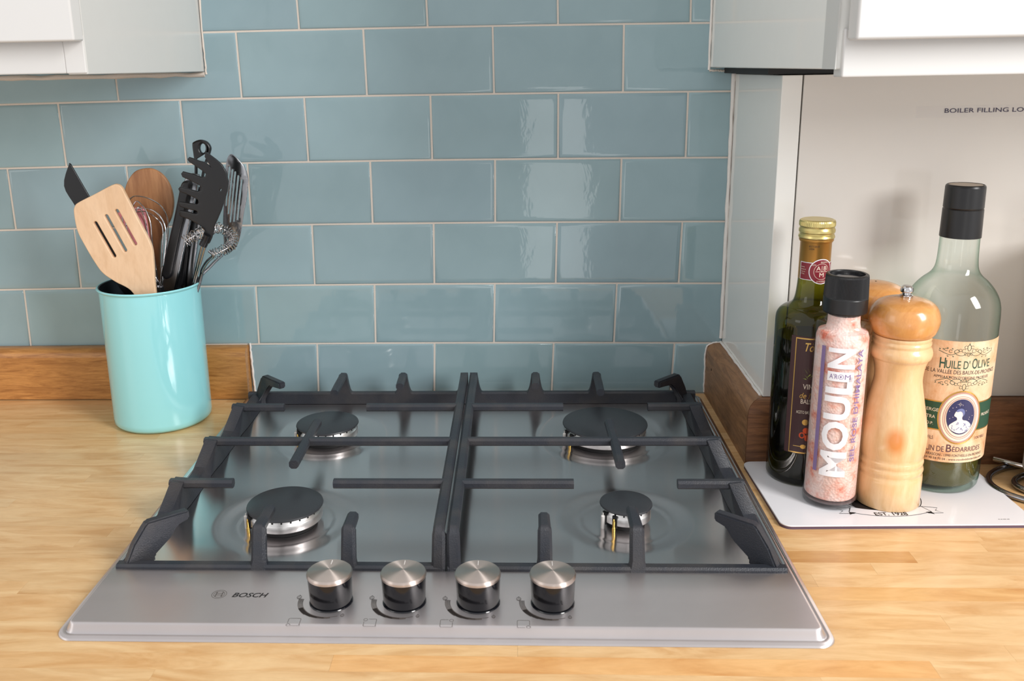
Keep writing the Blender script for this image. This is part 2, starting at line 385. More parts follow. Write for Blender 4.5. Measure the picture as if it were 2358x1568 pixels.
for k in range(-1, 14):
    z0, z1 = Z0 + k * H_, Z0 + (k + 1) * H_; off = 0 if k % 2 else .5
    for u in range(-5, 5):
        x0, x1 = (u - off) * W_, (u - off + 1) * W_
        if k == -1: x0 = max(x0, -.0925 + .003); z0 = 0
        if x1 < x0: continue
        lim = .4865 if k >= 5 else XR
        # tiles run on behind the units by a little, as laid
        if x0 > lim + .02: continue
        if x1 > XR + .01 and k < 4: x1 = XR + .004
        if k >= 5 and x1 < -.13: continue
        tile(x0, min(x1, XR + .006), z0, z1, R.uniform(.94, 1.06))
# grout and sealant lines
plain('wall_upper_reflector', (-.1165, -.004, .64), (.4825, .0012, 1.25), 'paint')  # unseen cream wall section, added to warm and brighten the hob's reflections
def bead(name, pts, r, mat, parent, flat_=1.0, jit=.0003):
    P = smoothp(pts, 10); P = [p + Vector((R.uniform(-jit, jit), 0, R.uniform(-jit, jit))) for p in P]
    rr = [r * R.uniform(.8, 1.2) for _ in P]; return tube(name, P, rr, mat, parent, 6, False, flat_)
bead('sealant', [(.5105, -.0012, .398), (.5108, -.0012, .24), (.5108, -.0012, .0745)], .0026, 'caulk', wall)
bead('dirt_line', [(.5128, -.0035, .39), (.5125, -.0037, .3), (.5127, -.0037, .2), (.5126, -.0036, .085)], .00035, 'crack', wall, jit=.0002)
bead('sealant', [(-.0905, -.0004, .0708), (-.0898, -.0008, .04), (-.0885, -.0006, .004)], .0016, 'caulk', wall)
bead('sealant', [(-.80, -.0002, .4075), (-.5, -.0002, .4078), (-.3, -.0002, .4082), (-.118, -.0002, .4086)], .0032, 'grout', wall, jit=.0007)
bead('sealant', [(-.1165, -.0002, .408), (-.1166, -.0002, .45), (-.1166, -.0002, .62)], .0013, 'grout', wall, jit=.0005)
bead('sealant', [(.4815, -.0002, .4025), (.4817, -.0002, .5), (.4817, -.0002, .65)], .0016, 'caulk', wall, jit=.0003)
bead('sealant', [(.482, -.0002, .4018), (.495, -.0002, .4016), (.507, -.0002, .401)], .0014, 'grout', wall, jit=.0006)

# --- worktop of glued oak staves
wt = tag(box('worktop', (-.85, -.6235, -.040), (1.2, -.0002, -.0042), 'dark_gap'), 'continuous oak stave worktop under the hob and bottles', 'worktop')
WS = .0187; yb = -.3905; row = 0
def stave(x0, x1, y0, y1, t):
    o = box('stave', (x0 - (x0 + x1) / 2 + .00005, -(y1 - y0) / 2 + .00005, -.004), ((x1 - x0) / 2 - .00005, (y1 - y0) / 2 - .00005, 0), 'stave')
    o.location = ((x0 + x1) / 2, (y0 + y1) / 2, 0); o.color = t; local(o, wt)
for r_ in range(-21, 13):
    y1 = yb - r_ * WS; y0 = y1 - WS
    if y1 > -.0003: y1 = -.0003
    if y0 > -.002: continue
    x = -.85 + R.uniform(-.3, 0); cuts = []
    special = {0: (.37, .5903, (.80, .66, .50, 1)), 8: (.12, .5432, (1.0, .86, .70, 1)), 5: (.33, .575, (.95, .88, .8, 1)), 3: (.26, .70, (.97, .86, .70, 1))}.get(r_)
    segs = []
    while x < 1.2:
        L = R.uniform(.28, .52); segs.append([x, min(x + L, 1.2), None]); x += L
    if special:
        a, b, t = special; ns = []
        for s in segs:
            if s[1] <= a or s[0] >= b: ns.append(s)
            else:
                if s[0] < a - .03: ns.append([s[0], a, None])
                elif ns and s[0] < a: ns[-1][1] = a
                if s[1] > b + .03: ns.append([b, s[1], None])
        ns.append([a, b, t]); segs = ns
    for a, b, t in segs:
        if b < -.85 or b - a < .004: continue
        k = R.uniform(.93, 1.03); wv = R.uniform(-.03, .02)
        stave(max(a, -.85), b, y0, y1, t or (k, k * (.985 + wv * .5), k * (.97 + wv), 1))

# --- upstands
def rprof(t, h, r=.011, n=5):   # profile from wall (0) to front (t), rounded front top edge
    P = [(0, 0), (0, h)]
    for i in range(n + 1):
        a = math.pi / 2 * (1 - i / n); P.append((t - r + r * math.cos(a), h - r + r * math.sin(a)))
    P.append((t, 0)); return P
def upstand(name, pr, ends, mat):
    """ends: two functions mapping profile (d, z) -> point"""
    n = len(pr); vs = [ends[0](*p) for p in pr] + [ends[1](*p) for p in pr]
    fs = [(i, (i + 1) % n, n + (i + 1) % n, n + i) for i in range(n)] + [tuple(range(n)), tuple(range(n, 2 * n))]
    o = mesh(name, vs, fs, mat, None, True, 35); harden(o.data, .1); return o
pr = [(d, z + .0012) for d, z in rprof(.0185, .0675)]
u1 = upstand('worktop_upstand', pr, [lambda d, z: (-.85, -d - .0002, z), lambda d, z: (-.0925, -d - .0002, z)], 'oak')
tag(u1, 'oak upstand strip on the tiled wall behind the turquoise pot', 'upstand')
box('shadow_gap', (-.85, -.0165, .0001), (-.094, -.0005, .0013), 'black_void', u1)
t_ = .019; pr = rprof(t_, .0685, .012)
u2 = upstand('worktop_upstand', pr, [lambda d, z: (XR - d, -.0004, z), lambda d, z: (XR - d, -.1945 - d, z)], 'oak_side')
tag(u2, 'dark oak upstand running forward beside the hob, screw hole in it', 'upstand')
u3 = upstand('worktop_upstand', pr, [lambda d, z: (XR - d + .0004, -.1945 - d, z), lambda d, z: (1.2, -.1945 - d, z)], 'oak_front')
tag(u3, 'dark oak upstand behind the bottles and below the cream panel', 'upstand')
# screw hole, stains and white sealant on top
lathe('screw_hole', [(0, 0), (.0016, 0), (.0016, .0004), (0, .0004)], 'black_void', u2, 12).matrix_world = Matrix.Translation((XR - t_ - .0003, -.0345, .044)) @ Matrix.Rotation(math.pi / 2, 4, 'Y')
bead('sealant', [(XR - .0015, -.002, .0695), (XR - .0015, -.1, .0692), (XR - .0015, -.192, .069)], .0016, 'caulk', u2)
bead('sealant', [(XR - .002, -.0006, .0685), (XR - .012, -.0006, .0675), (XR - .0195, -.0006, .06), (XR - .0198, -.0006, .03), (XR - .0198, -.0006, .002)], .0012, 'caulk', u2)

# --- boxed-in service panel on the right
bp = tag(box('service_housing', (XR + .019, -.192, .0), (1.2, -.0003, .3965), 'dark_gap'), 'cream boxed-in boiler housing behind the bottles, below the right cupboard', 'housing')
box('side_panel', (XR, -.1955, .0687), (XR + .0195, -.0006, .398), 'cream_brightened', bp, .0008)
box('front_panel', (XR + .0208, -.1955, .0687), (1.2, -.1805, .398), 'cream_dimmed', bp, .0006)
tape = Art().rect(.642, .3555, .78, .3665).build('label_tape', 'tape', lambda u, v: Vector((u, -.19575, v)), bp)
fp = lambda u, v: Vector((u, -.19605, v))
Art().text('BOILER FILLING LOOP', .6690, .3598, w=.0865, h=.0042, align='L').build('lettering', 'navy_text', fp, tape)

# --- wall cupboards
def pelmet_profile(name, x0, x1, y, z0, z1, mat, par): return box(name, (x0, y, z0), (x1, y + .018, z1), mat, par, .0012)
c1 = tag(box('wall_cupboard', (-.84, -.307, .4335), (-.1195, -.0004, 1.2), 'cream'), 'white wall cupboard at the upper left above the utensil pot', 'cupboard')
box('side_panel', (-.136, -.3075, .4115), (-.1180, -.0006, 1.2), 'cream', c1, .001)
pelmet_profile('pelmet', -.84, -.1365, -.3085, .4125, .4450, 'white_door', c1)
box('pelmet_end', (-.1368, -.3090, .4125), (-.1185, -.3068, .4445), 'white_door', c1, .001)
box('door', (-.70, -.3285, .4392), (-.1168, -.3105, 1.2), 'white_door', c1, .0018)
c2 = tag(box('wall_cupboard', (.4990, -.4290, .4230), (1.2, -.0004, 1.2), 'cream'), 'deeper white wall cupboard at the upper right above the bottles', 'cupboard')
box('side_panel', (.4830, -.4300, .4052), (.4988, -.0006, 1.2), 'cream_brightened', c2, .001)
box('edge_strip', (.4826, -.4312, .4052), (.4834, -.4030, 1.2), 'cream', c2)
pelmet_profile('pelmet', .4865, 1.2, -.4345, .3995, .4330, 'white_door', c2)
box('door', (.4878, -.4540, .4247), (1.2, -.4360, 1.2), 'white_door', c2, .0018)
box('gap_shade_strip', (.4995, -.192, .3988), (1.2, -.0006, .4050), 'dark_gap', c2)  # added black strip standing for the shade in the gap below the cupboard

# ================================================================== HOB
XC = .1947
HX0, HX1, HY0, HY1 = XC - .291, XC + .291, -.5273, -.0073
hob = empty('gas_hob', (XC, -.267, 0), 'four burner stainless steel gas hob let into the oak worktop', 'hob')
BUR = [('rear left', XC - .1565, -.1510, .0352), ('rear right', XC + .1575, -.1515, .0472), ('front left', XC - .1565, -.3480, .0352), ('front right', XC + .1585, -.3440, .0240)]
def sdrr(x, y, x0, y0, x1, y1, r):
    dx = max(x0 + r - x, x - x1 + r, 0); dy = max(y0 + r - y, y - y1 + r, 0)
    if dx > 0 and dy > 0: return math.hypot(dx, dy) - r
    return max(x0 - x, x - x1, y0 - y, y - y1)
def sm(a, b, t): t = max(0, min(1, (t - a) / (b - a))); return t * t * (3 - 2 * t)
def plate_z(x, y):
    d = -sdrr(x, y, HX0, HY0, HX1, HY1, .014)       # distance in from the rim
    z = .0002 + .0010 * sm(0, .0006, d) + .0022 * max(0, min(1, d / .0056))
    z -= .0016 * sm(.0046, .0053, d) * (1 - sm(.0058, .0064, d))
    e = .0060
    z += .0062 * sm(e, e + .0042, d)
    p = sdrr(x, y, HX0 + .0125, -.4425, HX1 - .0125, HY1 - .0115, .016)
    z -= .0042 * sm(.0005, -.0050, p)
    for _, bx, by, br in BUR:
        q = math.hypot(x - bx, y - by); r0 = max(br + .009, .040) ; z -= .0024 * sm(r0 + .024, r0 + .003, q) + .0006 * sm(r0 + .001, r0 - .0008, q)
    return z
def lines(a, b):
    e = [0, .0006, .0012, .0018, .003, .0045, .0055, .0062, .0070, .0079, .0088, .0097, .0105, .0115, .0125, .014, .0155, .017, .019, .022]
    L = [a + x for x in e]; n = int((b - a - .044) / .0021); L += [a + .022 + (b - a - .044) * i / n for i in range(1, n)] + [b - x for x in reversed(e)]
    return L
xs, ys = lines(HX0, HX1), lines(HY0, HY1)
vs = []
for y in ys:
    for x in xs:
        px, py = x, y; r = .014
        ccx = HX0 + r if x < HX0 + r else (HX1 - r if x > HX1 - r else None); ccy = HY0 + r if y < HY0 + r else (HY1 - r if y > HY1 - r else None)
        if ccx is not None and ccy is not None:     # squash the square corner into the round one
            dx, dy = x - ccx, y - ccy; m_ = max(abs(dx), abs(dy)); l_ = math.hypot(dx, dy)
            if l_ > 0: px, py = ccx + dx * m_ / l_, ccy + dy * m_ / l_
        vs.append((px, py, plate_z(px, py)))
nx = len(xs); fs = [(j * nx + i, j * nx + i + 1, j * nx + nx + i + 1, j * nx + nx + i) for j in range(len(ys) - 1) for i in range(nx - 1)]
me = bpy.data.meshes.new('steel_plate'); me.from_pydata(vs, [], fs); uv = me.uv_layers.new(name='UVMap')
co = [0.0] * (2 * len(me.loops))
for i, l in enumerate(me.loops): v = me.vertices[l.vertex_index].co; co[2 * i] = v.x; co[2 * i + 1] = v.y
uv.data.foreach_set('uv', co); me.polygons.foreach_set('use_smooth', [True] * len(me.polygons))
plate = link('steel_plate', me, 'steel'); local(plate, hob)

for nm, bx, by, br in BUR:
    zb = plate_z(bx + br * .5, by)
    B = bpy.data.objects.new('burner', None); COL.objects.link(B); B.location = (bx, by, zb); local(B, hob); B['label'] = nm + ' gas burner'
    s = br
    lathe('burner_skirt', [(s - .010, 0), (s - .009, .0035), (s - .0052, .0050), (s - .0022, .0056), (s - .0012, .0066), (s - .0014, .0125), (s - .0022, .0136), (s - .0028, .0142), (s - .004, .0175), (s - .006, .0185), (0.0, .0185)], 'alu', B, 72)
    lathe('burner_base', [(0, .0002), (s - .0065, .0002), (s - .0065, .0052), (0, .0052)], 'black_void', B, 48)
    lathe('burner_cap', [(0, .0168), (s - .003, .0168), (s - .0006, .0178), (s, .0188), (s - .0004, .0199), (s - .0022, .0207), (0, .0209)], 'cap', B, 72)
    V, F = [], []
    n = 24 if s > .03 else 16
    for i in range(n):
        a = 2 * math.pi * (i + .5) / n; ca, sa = math.cos(a), math.sin(a); rr = s - .0031
        o = len(V)
        for t in (-.0007, .0007):
            for zz in (.0150, .0168):
                for r_ in (rr - .001, rr + .00035): V.append((ca * r_ - sa * t, sa * r_ + ca * t, zz))
        F += [tuple(o + q for q in f) for f in ((0, 1, 3, 2), (4, 5, 7, 6), (0, 1, 5, 4), (2, 3, 7, 6), (1, 3, 7, 5), (0, 2, 6, 4))]
    mesh('flame_port', V, F, 'black_void', B)['kind'] = 'stuff'
    # spark pin and flame sensor on the left flank, with the dark notches they sit in
    for a, kind in ((-152 if s < .03 else 197, 0), (-122 if s < .03 else 212, 1)):
        a = math.radians(a); px, py = (s - .0005) * math.cos(a), (s - .0005) * math.sin(a)
        box('notch', (-.0022, -.0009, .004), (.0022, .0009, .0158), 'black_void', B).matrix_local = Matrix.Translation(((s - .0014) * math.cos(a), (s - .0014) * math.sin(a), 0)) @ Matrix.Rotation(a + math.pi / 2, 4, 'Z')
        if kind: p = lathe('flame_sensor', [(0, 0), (.0016, 0), (.0018, .003), (.0016, .0052), (.0012, .0056), (.0012, .0105), (.0006, .0135), (0, .014)], 'brass', B, 12)
        else: p = lathe('spark_pin', [(0, 0), (.0020, 0), (.0020, .0120), (.0012, .0128), (.0006, .013), (.0006, .0150), (0, .0152)], 'ceramic', B, 12)
        p.location = (px + .0012 * math.cos(a), py + .0012 * math.sin(a), 0)

# knobs
for i in range(4):
    kx, ky = XC - .0866 + i * .0575, -.4863
    zt = plate_z(kx, ky)
    K = bpy.data.objects.new('knob', None); COL.objects.link(K); K.location = (kx, ky, zt); local(K, hob)
    lathe('knob_collar', [(0, 0), (.0166, 0), (.0170, .0004), (.0166, .0010), (.0156, .0012), (0, .0012)], 'black_gloss', K, 56)
    lathe('knob_body', [(0, .0012), (.0158, .0014), (.0164, .0024), (.0173, .0222), (.0174, .0230), (0, .0230)], 'black_gloss', K, 64)
    lathe('knob_face', [(.0174, .0226), (.0177, .0231), (.0178, .0246), (.0174, .0256), (.0168, .0262), (.0120, .0272), (.0060, .0277), (.0002, .0279)], 'knob_face', K, 96, angle=25)
    b_ = box('pointer_line', (-.0002, .007, .0268), (.0002, .0130, .02785), 'ceramic', K)
    zp = zt + .0001; f0 = flat(zp, (kx, ky))
    A = Art()
    for j in range(5):
        rr = .0222 + j * .00085; A.ring(0, 0, rr, rr, .00062, 20, 175 + j * 0, 175 + (105 - j * 13 if j else 118))
    for j in range(16):
        a0 = 205 + j * 4.6; w = .0036 * (1 - j / 24); A.ring(0, 0, .0224 + w / 2, .0224 + w / 2, w, 3, a0, a0 + 4.8)
    for fx, fy, fs_ in ((-.0262, .0042, 1.0), (.0122, -.0196, .75)):
        A.ring(fx, fy, .0017 * fs_, .0024 * fs_, .0004, 14); A.ring(fx, fy - .0004, .0008 * fs_, .0013 * fs_, .0003, 10); A.ribbon([(fx - .0006, fy + .002 * fs_), (fx, fy + .0033 * fs_), (fx + .0006, fy + .002 * fs_)], .0004)
    sx, sy, hs = -.0228, -.0285, .0046
    cs = [(-1, -1), (-1, 1), (1, 1), (1, -1)][i]; cx_, cy_ = sx + cs[0] * hs * .8, sy + cs[1] * hs * .8
    A.ring(cx_, cy_, .0015, .0015, .0003, 14)
    sq = [(-1, -1), (-1, 1), (1, 1), (1, -1)]; seq = sq[i + 1:] + sq[:i]
    pts = [(cx_ + (0 if abs(seq[0][0] - cs[0]) < 1 else (seq[0][0] - cs[0]) * .0011 * 1.0), 0)]
    p0 = Vector((cx_, cy_)); q0 = Vector((sx + seq[0][0] * hs, sy + seq[0][1] * hs)); q1 = Vector((sx + seq[1][0] * hs, sy + seq[1][1] * hs)); q2 = Vector((sx + seq[2][0] * hs, sy + seq[2][1] * hs))
    cc = Vector((sx + cs[0] * hs, sy + cs[1] * hs))
    def rc(a, b, c): return [tuple(v)[:2] for v in bend((*a, 0), (*b, 0), (*c, 0), .0012, 4)]
    A.ribbon([tuple(cc + (q0 - cc) * .36)] + rc(cc, q0, q1) + rc(q0, q1, q2) + rc(q1, q2, cc) + [tuple(cc + (q2 - cc) * .36)], .00035)
    local(A.build('dial_marking', 'print', f0, None), hob)
# maker's mark
zt = plate_z(.03, -.4785) + .0001
A = Art(); A.text('BOSCH', .0278, -.4826, w=.0285, h=.0062, bold=.018, shear=.28, align='L')
local(A.build('lettering', 'print_black', flat(zt)), hob)
A = Art(); lx, ly = .0168, -.4787
A.ring(lx, ly, .0058, .0058, .0004, 30); A.ring(lx, ly, .0042, .0042, .00035, 24)
A.ribbon([(lx - .0024, ly - .0034), (lx - .0024, ly + .0034)], .0007).ribbon([(lx + .0024, ly - .0034), (lx + .0024, ly + .0034)], .0007)
A.ribbon([(lx - .0024, ly + .0011), (lx + .0024, ly + .0011)], .0005).ribbon([(lx - .0024, ly - .0011), (lx + .0024, ly - .0011)], .0005)
local(A.build('emblem', 'print', flat(zt)), hob)

# pan supports (mirror-built: s = -1 left, +1 right)
def grate(s, label):
    g = empty('pan_support', (XC + s * .14, -.246, 0), label, 'pan support', 'cast iron pan supports on the hob')
    X = lambda r: XC + s * r
    ZT, ZB = .0450, .0058
    P = []
    # front and rear rails
    def rail(y0, y1, posts, zr, hgt):
        xs_ = []
        def top(r):
            z = zr
            for c, w2 in posts:
                d = abs(r - c) - w2
                if d <= 0: z = max(z, hgt)
                elif d < .006: z = max(z, zr + (hgt - zr) * (1 - d / .006) ** 2.2)
            return z
        r = .0012; rs = []
        base = [.0012 + (.2775 - .0012) * i / 60 for i in range(61)]
        for c, w2 in posts:
            base += [c - w2 - k for k in (.006, .0045, .003, .0018, .0009, .0002)] + [c + w2 + k for k in (.0002, .0009, .0018, .003, .0045, .006)] + [c]
        rs = sorted(x for x in set(base) if .0012 <= x <= .2775)
        V, F = [], []
        for r in rs:
            t = top(r); c = .0018
            V += [(X(r), y0 + c, t), (X(r), y1 - c, t), (X(r), y1, t - c), (X(r), y1, ZB), (X(r), y0, ZB), (X(r), y0, t - c)]
        for i in range(len(rs) - 1):
            for k in range(6): k2 = (k + 1) % 6; F.append((i * 6 + k, i * 6 + k2, i * 6 + 6 + k2, i * 6 + 6 + k))
        F += [tuple(range(6)), tuple(range(len(V) - 6, len(V)))]
        return V, F
    P.append(rail(-.0500, -.0415, [(.082, .0048), (.157, .0048), (.0058, .0046)], .0205, .0445))
    P.append(rail(-.4420, -.4325, [], .0130, .0130))
    # saw-toothed side wall
    ys_ = []; T = [(-.045, .020), (-.060, .0175), (-.075, .016), (-.100, .018), (-.125, .028), (-.1465, .0448), (-.1575, .0448), (-.1600, .034), (-.1640, .018), (-.172, .0145), (-.195, .016), (-.222, .027), (-.2425, .0448), (-.2535, .0448), (-.2560, .034), (-.2600, .018), (-.268, .0145), (-.292, .016), (-.319, .027), (-.3395, .0448), (-.3505, .0448), (-.3530, .034), (-.3570, .018), (-.365, .0140), (-.40, .0135), (-.4325, .0130)]
    V, F = [], []
    for y, zt_ in T:
        xo = lambda z: .2790 - (z - .0058) * .42
        wt_ = .013 if zt_ > .03 else .0125
        V += [(X(xo(zt_) - wt_), y, zt_ - .001), (X(xo(zt_) - .002), y, zt_), (X(xo(zt_)), y, zt_ - .002), (X(.2790), y, ZB), (X(.2570 if zt_ < .03 else .258), y, ZB)]
    for i in range(len(T) - 1):
        for k in range(5): k2 = (k + 1) % 5; F.append((i * 5 + k, i * 5 + k2, i * 5 + 5 + k2, i * 5 + 5 + k))
    F += [tuple(range(5)), tuple(range(len(V) - 5, len(V)))]
    P.append((V, F))
    # centre bar with its front leg
    pts = [(X(.0058), -.0455, ZT), (X(.0058), -.246, ZT)] + bend((X(.0058), -.3, ZT), (X(.0060), -.4345, ZT), (X(.0066), -.4425, .008), .007) + [(X(.0068), -.4425, .0075)]
    ww = [.0095] * (len(pts) - 3) + [.0100, .0112, .0118]
    P.append(bar_data([pts[0], (X(.0058), -.15, ZT)] + pts[1:], [ww[0]] + ww, .0085))
    for a in P[:]: pass
    fr = mesh('frame', *join_data(P), 'iron', None, True, 38); local(fr, g)
    def finger(pts, w=.0090, h=.0082):
        w_ = w if isinstance(w, (list, tuple)) else w
        o = mesh('finger', *bar_data(pts, w_, h), 'iron', None, True, 38); local(o, g)
    # side and centre fingers, long middle bar
    for y in (-.152, -.345):
        finger([(X(.2640), y, ZT), (X(.24), y, ZT), (X(.2045), y, ZT)])
        finger([(X(.0085), y, ZT), (X(.06), y, ZT), (X(.1105), y, ZT)])
    o = mesh('cross_bar', *bar_data([(X(.2640), -.248, ZT), (X(.2), -.248, ZT), (X(.1), -.248, ZT), (X(.0085), -.248, ZT)], .0090, .0082), 'iron', None, True, 38); local(o, g)
    finger([(X(.1575), -.305, ZT + .0004), (X(.1575), -.25, ZT + .0004), (X(.1570), -.1975, ZT + .0004)], .0092, .0086)
    # rear fingers
    finger([(X(.157), -.0440, ZT), (X(.157), -.075, ZT), (X(.1565), -.1065, ZT)])
    finger([(X(.082), -.0440, ZT), (X(.082), -.065, ZT), (X(.0815), -.0840, ZT)])
    # front fingers with legs
    for r, yt in ((.157, -.3950), (.0815, -.4075)):
        pts = [(X(r), yt, ZT)] + bend((X(r), yt, ZT), (X(r), -.4325, ZT), (X(r), -.4425, .009), .004, 3) + [(X(r), -.4400, .018), (X(r), -.4425, .009)]
        n = len(pts); finger(pts, [.0094] * (n - 6) + [.0102, .0108, .0112, .0116, .0124, .0162], [.0084] * (n - 3) + [.0088, .0092, .0095])
    # corner blades pointing at the burners
    def blade(base, topo, tip, th=.0088, fat=True):
        base, topo, tip = Vector(base), Vector(topo), Vector(tip)
        d = (tip - topo).normalized(); n = d.cross(Vector((0, 0, 1))).normalized() * th / 2
        low = base + Vector((d.x, d.y, 0)) * .027
        prof = [base, base.lerp(topo, .55) - Vector((d.x, d.y, 0)) * .0012, topo - Vector((0, 0, .003)) , topo + d * .003, tip, tip - Vector((0, 0, .0080)), topo.lerp(tip, .72) - Vector((0, 0, .0110)), topo.lerp(tip, .56) - Vector((0, 0, .020)), low + Vector((0, 0, .006)), low]
        if not fat: low = base + Vector((d.x, d.y, 0)) * .017; prof[5:] = [tip - Vector((0, 0, .0080)), topo.lerp(tip, .45) - Vector((0, 0, .0100)), topo.lerp(tip, .26) - Vector((0, 0, .016)), low + Vector((0, 0, .008)), low]
        k = len(prof); V = [p + n for p in prof] + [p - n for p in prof]
        F = [tuple(range(k)), tuple(range(k, 2 * k))[::-1]] + [(i, (i + 1) % k, k + (i + 1) % k, k + i) for i in range(k)]
        bm = bmesh.new(); bv = [bm.verts.new(v) for v in V]
        for f in F: bm.faces.new([bv[i] for i in f])
        bmesh.ops.recalc_face_normals(bm, faces=bm.faces)
        bmesh.ops.bevel(bm, geom=bm.edges[:], offset=.0014, segments=2, affect='EDGES', clamp_overlap=True)
        me = bpy.data.meshes.new('finger'); bm.to_mesh(me); bm.free()
        me.polygons.foreach_set('use_smooth', [True] * len(me.polygons)); me.set_sharp_from_angle(angle=math.radians(50))
        local(link('finger', me, 'iron'), g)
    blade((X(.2740), -.4385, .0062), (X(.2570), -.4270, ZT), (X(.2270), -.4030, ZT))
    blade((X(.2690), -.0450, .0062), (X(.2560), -.0490, ZT), (X(.2250), -.0790, ZT), fat=False)
    return g
grate(-1, 'left cast iron pan support on the hob, nearer the turquoise pot')
grate(1, 'right cast iron pan support on the hob, nearer the bottles')

# ================================================================== UTENSIL POT
PC = (-.180, -.080)
pot = empty('utensil_pot', (*PC, 0), 'glossy turquoise enamel pot holding the kitchen utensils', 'pot')
lathe('body', [(0, .0004), (.050, .0004), (.0545, .0016), (.0570, .0050), (.0572, .010), (.0572, .1640), (.0574, .1668), (.0592, .1680), (.0598, .1695), (.0590, .1708), (.0574, .1706)], 'turq', pot, 96)
lathe('lining', [(.0574, .1706), (.0562, .1698), (.0560, .165), (.0560, .006), (0, .006)], 'pot_in', pot, 72)

def inside(p): return Vector(p)
def plate2d(name, outline, holes, y, k, th, mat, parent, bev=.0008, curve=None, grid=None):
    """outline/holes: pixel lists on the tilted plane -> solid plate"""
    pts = [at(px, py, y, k) for px, py in outline]; hl = [[at(px, py, y, k) for px, py in h] for h in holes]
    cu = bpy.data.curves.new('c', 'CURVE'); cu.dimensions = '2D'; cu.fill_mode = 'BOTH'; cu.extrude = th / 2 - bev; cu.bevel_depth = bev; cu.bevel_resolution = 2; cu.offset = -bev
    ez = Vector((0, k, 1)).normalized(); o0 = pts[0]
    for P in [pts] + hl:
        s = cu.splines.new('POLY'); s.points.add(len(P) - 1); s.use_cyclic_u = True
        for i, p in enumerate(P): q = p - o0; s.points[i].co = (q.x, q.dot(ez), 0, 1)
    ob = bpy.data.objects.new('c', cu); me = bpy.data.meshes.new_from_object(ob); bpy.data.objects.remove(ob); bpy.data.curves.remove(cu)
    bm = bmesh.new(); bm.from_mesh(me); bmesh.ops.remove_doubles(bm, verts=bm.verts, dist=1e-6)
    if grid:
        for ax in (0, 1):
            cs = [v.co[ax] for v in bm.verts]; x = min(cs) + grid; top = max(cs); no = (1, 0, 0) if ax == 0 else (0, 1, 0)
            while x < top:
                bmesh.ops.bisect_plane(bm, geom=bm.verts[:] + bm.edges[:] + bm.faces[:], plane_co=(x if ax == 0 else 0, x if ax else 0, 0), plane_no=no); x += grid
    en = Vector((1, 0, 0)).cross(ez)
    for v in bm.verts:
        c = v.co.copy(); off = curve(c.x, c.y) if curve else 0
        v.co = o0 + Vector((1, 0, 0)) * c.x + ez * c.y + en * (c.z - off)
    bmesh.ops.recalc_face_normals(bm, faces=bm.faces); me2 = bpy.data.meshes.new(name); bm.to_mesh(me2); bm.free(); bpy.data.meshes.remove(me)
    me2.polygons.foreach_set('use_smooth', [True] * len(me2.polygons)); me2.set_sharp_from_angle(angle=math.radians(42))
    if not curve:
        for p in me2.polygons:
            if abs(p.normal.dot(en)) > .9995: p.use_smooth = False
    return local(link(name, me2, mat), parent)
def slot(a, b, w):
    a, b = Vector(a), Vector(b); d = (b - a).normalized(); n = Vector((-d.y, d.x)) * w / 2; out = []
    for c, s in ((a, -1), (b, 1)):
        for i in range(7):
            t = math.pi * i / 6; out.append(tuple(c + n * math.cos(t) * -s + d * s * math.sin(t) * w / 2))
    return out
def s2(pts, n=5): return [tuple(p)[:2] for p in smoothp([(x, y, 0) for x, y in pts], n, True)]
def utensil(name, label, cat): return empty(name, (PC[0], PC[1], .0062), label, cat)
def rod(par, name, mat, pts, r, seg=10, flat_=1): return local(tube(name, smoothp(pts, 6), r, mat, None, seg, False, flat_), par)

# 1 beech slotted turner
u = utensil('wooden_spatula', 'pale beech slotted spatula at the front of the turquoise pot', 'spatula')
out = s2([(172, 489), (174, 474), (183, 465), (220, 446), (258, 426), (272, 424), (282, 431), (290, 446), (320, 505), (349, 562), (355, 600), (358, 650), (362, 700), (350, 720), (328, 705), (303, 668), (268, 648), (240, 629), (222, 606), (198, 566), (180, 530)])
plate2d('blade', out, [slot((222, 513), (265, 588), 8.4), slot((247, 497), (290, 575), 8.4), slot((271, 485), (313, 560), 8.4)], -.122, -.05, .0055, 'beech', u, .0012)
rod(u, 'handle', 'beech', [at(340, 690, -.122, -.05), at(352, 740, -.118), (-.150, -.105, .06), (-.145, -.10, .0125)], .0055)
# 2 black nylon turner
u = utensil('nylon_turner', 'black nylon turner with slanted tip, leaning left behind the beech spatula', 'turner')
plate2d('blade', s2([(148, 428), (159, 379), (162, 378.5), (167, 384), (207, 453), (262, 545), (300, 620), (318, 668), (300, 690), (262, 640), (215, 550), (176, 478)], 4), [], -.098, -.02, .0026, 'nylon', u, .0008)
rod(u, 'handle', 'nylon', [at(290, 640, -.098, -.02), (-.19, -.094, .13), (-.165, -.085, .012)], .0045)
# 3 wooden spoon
u = utensil('wooden_spoon', 'darker wooden spoon with broad oval bowl, at the back of the pot', 'spoon')
plate2d('bowl', s2([(339, 387), (362, 392), (382, 409), (396, 436), (401, 468), (396, 500), (384, 525), (371, 556), (368, 640), (352, 640), (346, 580), (322, 545), (300, 510), (289, 470), (290, 430), (310, 396)]), [], -.062, 0, .0055, 'olivewood', u, .0018, curve=lambda x, y: .0)
rod(u, 'handle', 'olivewood', [at(360, 610, -.062), (-.178, -.06, .13), (-.185, -.075, .013)], .0050)
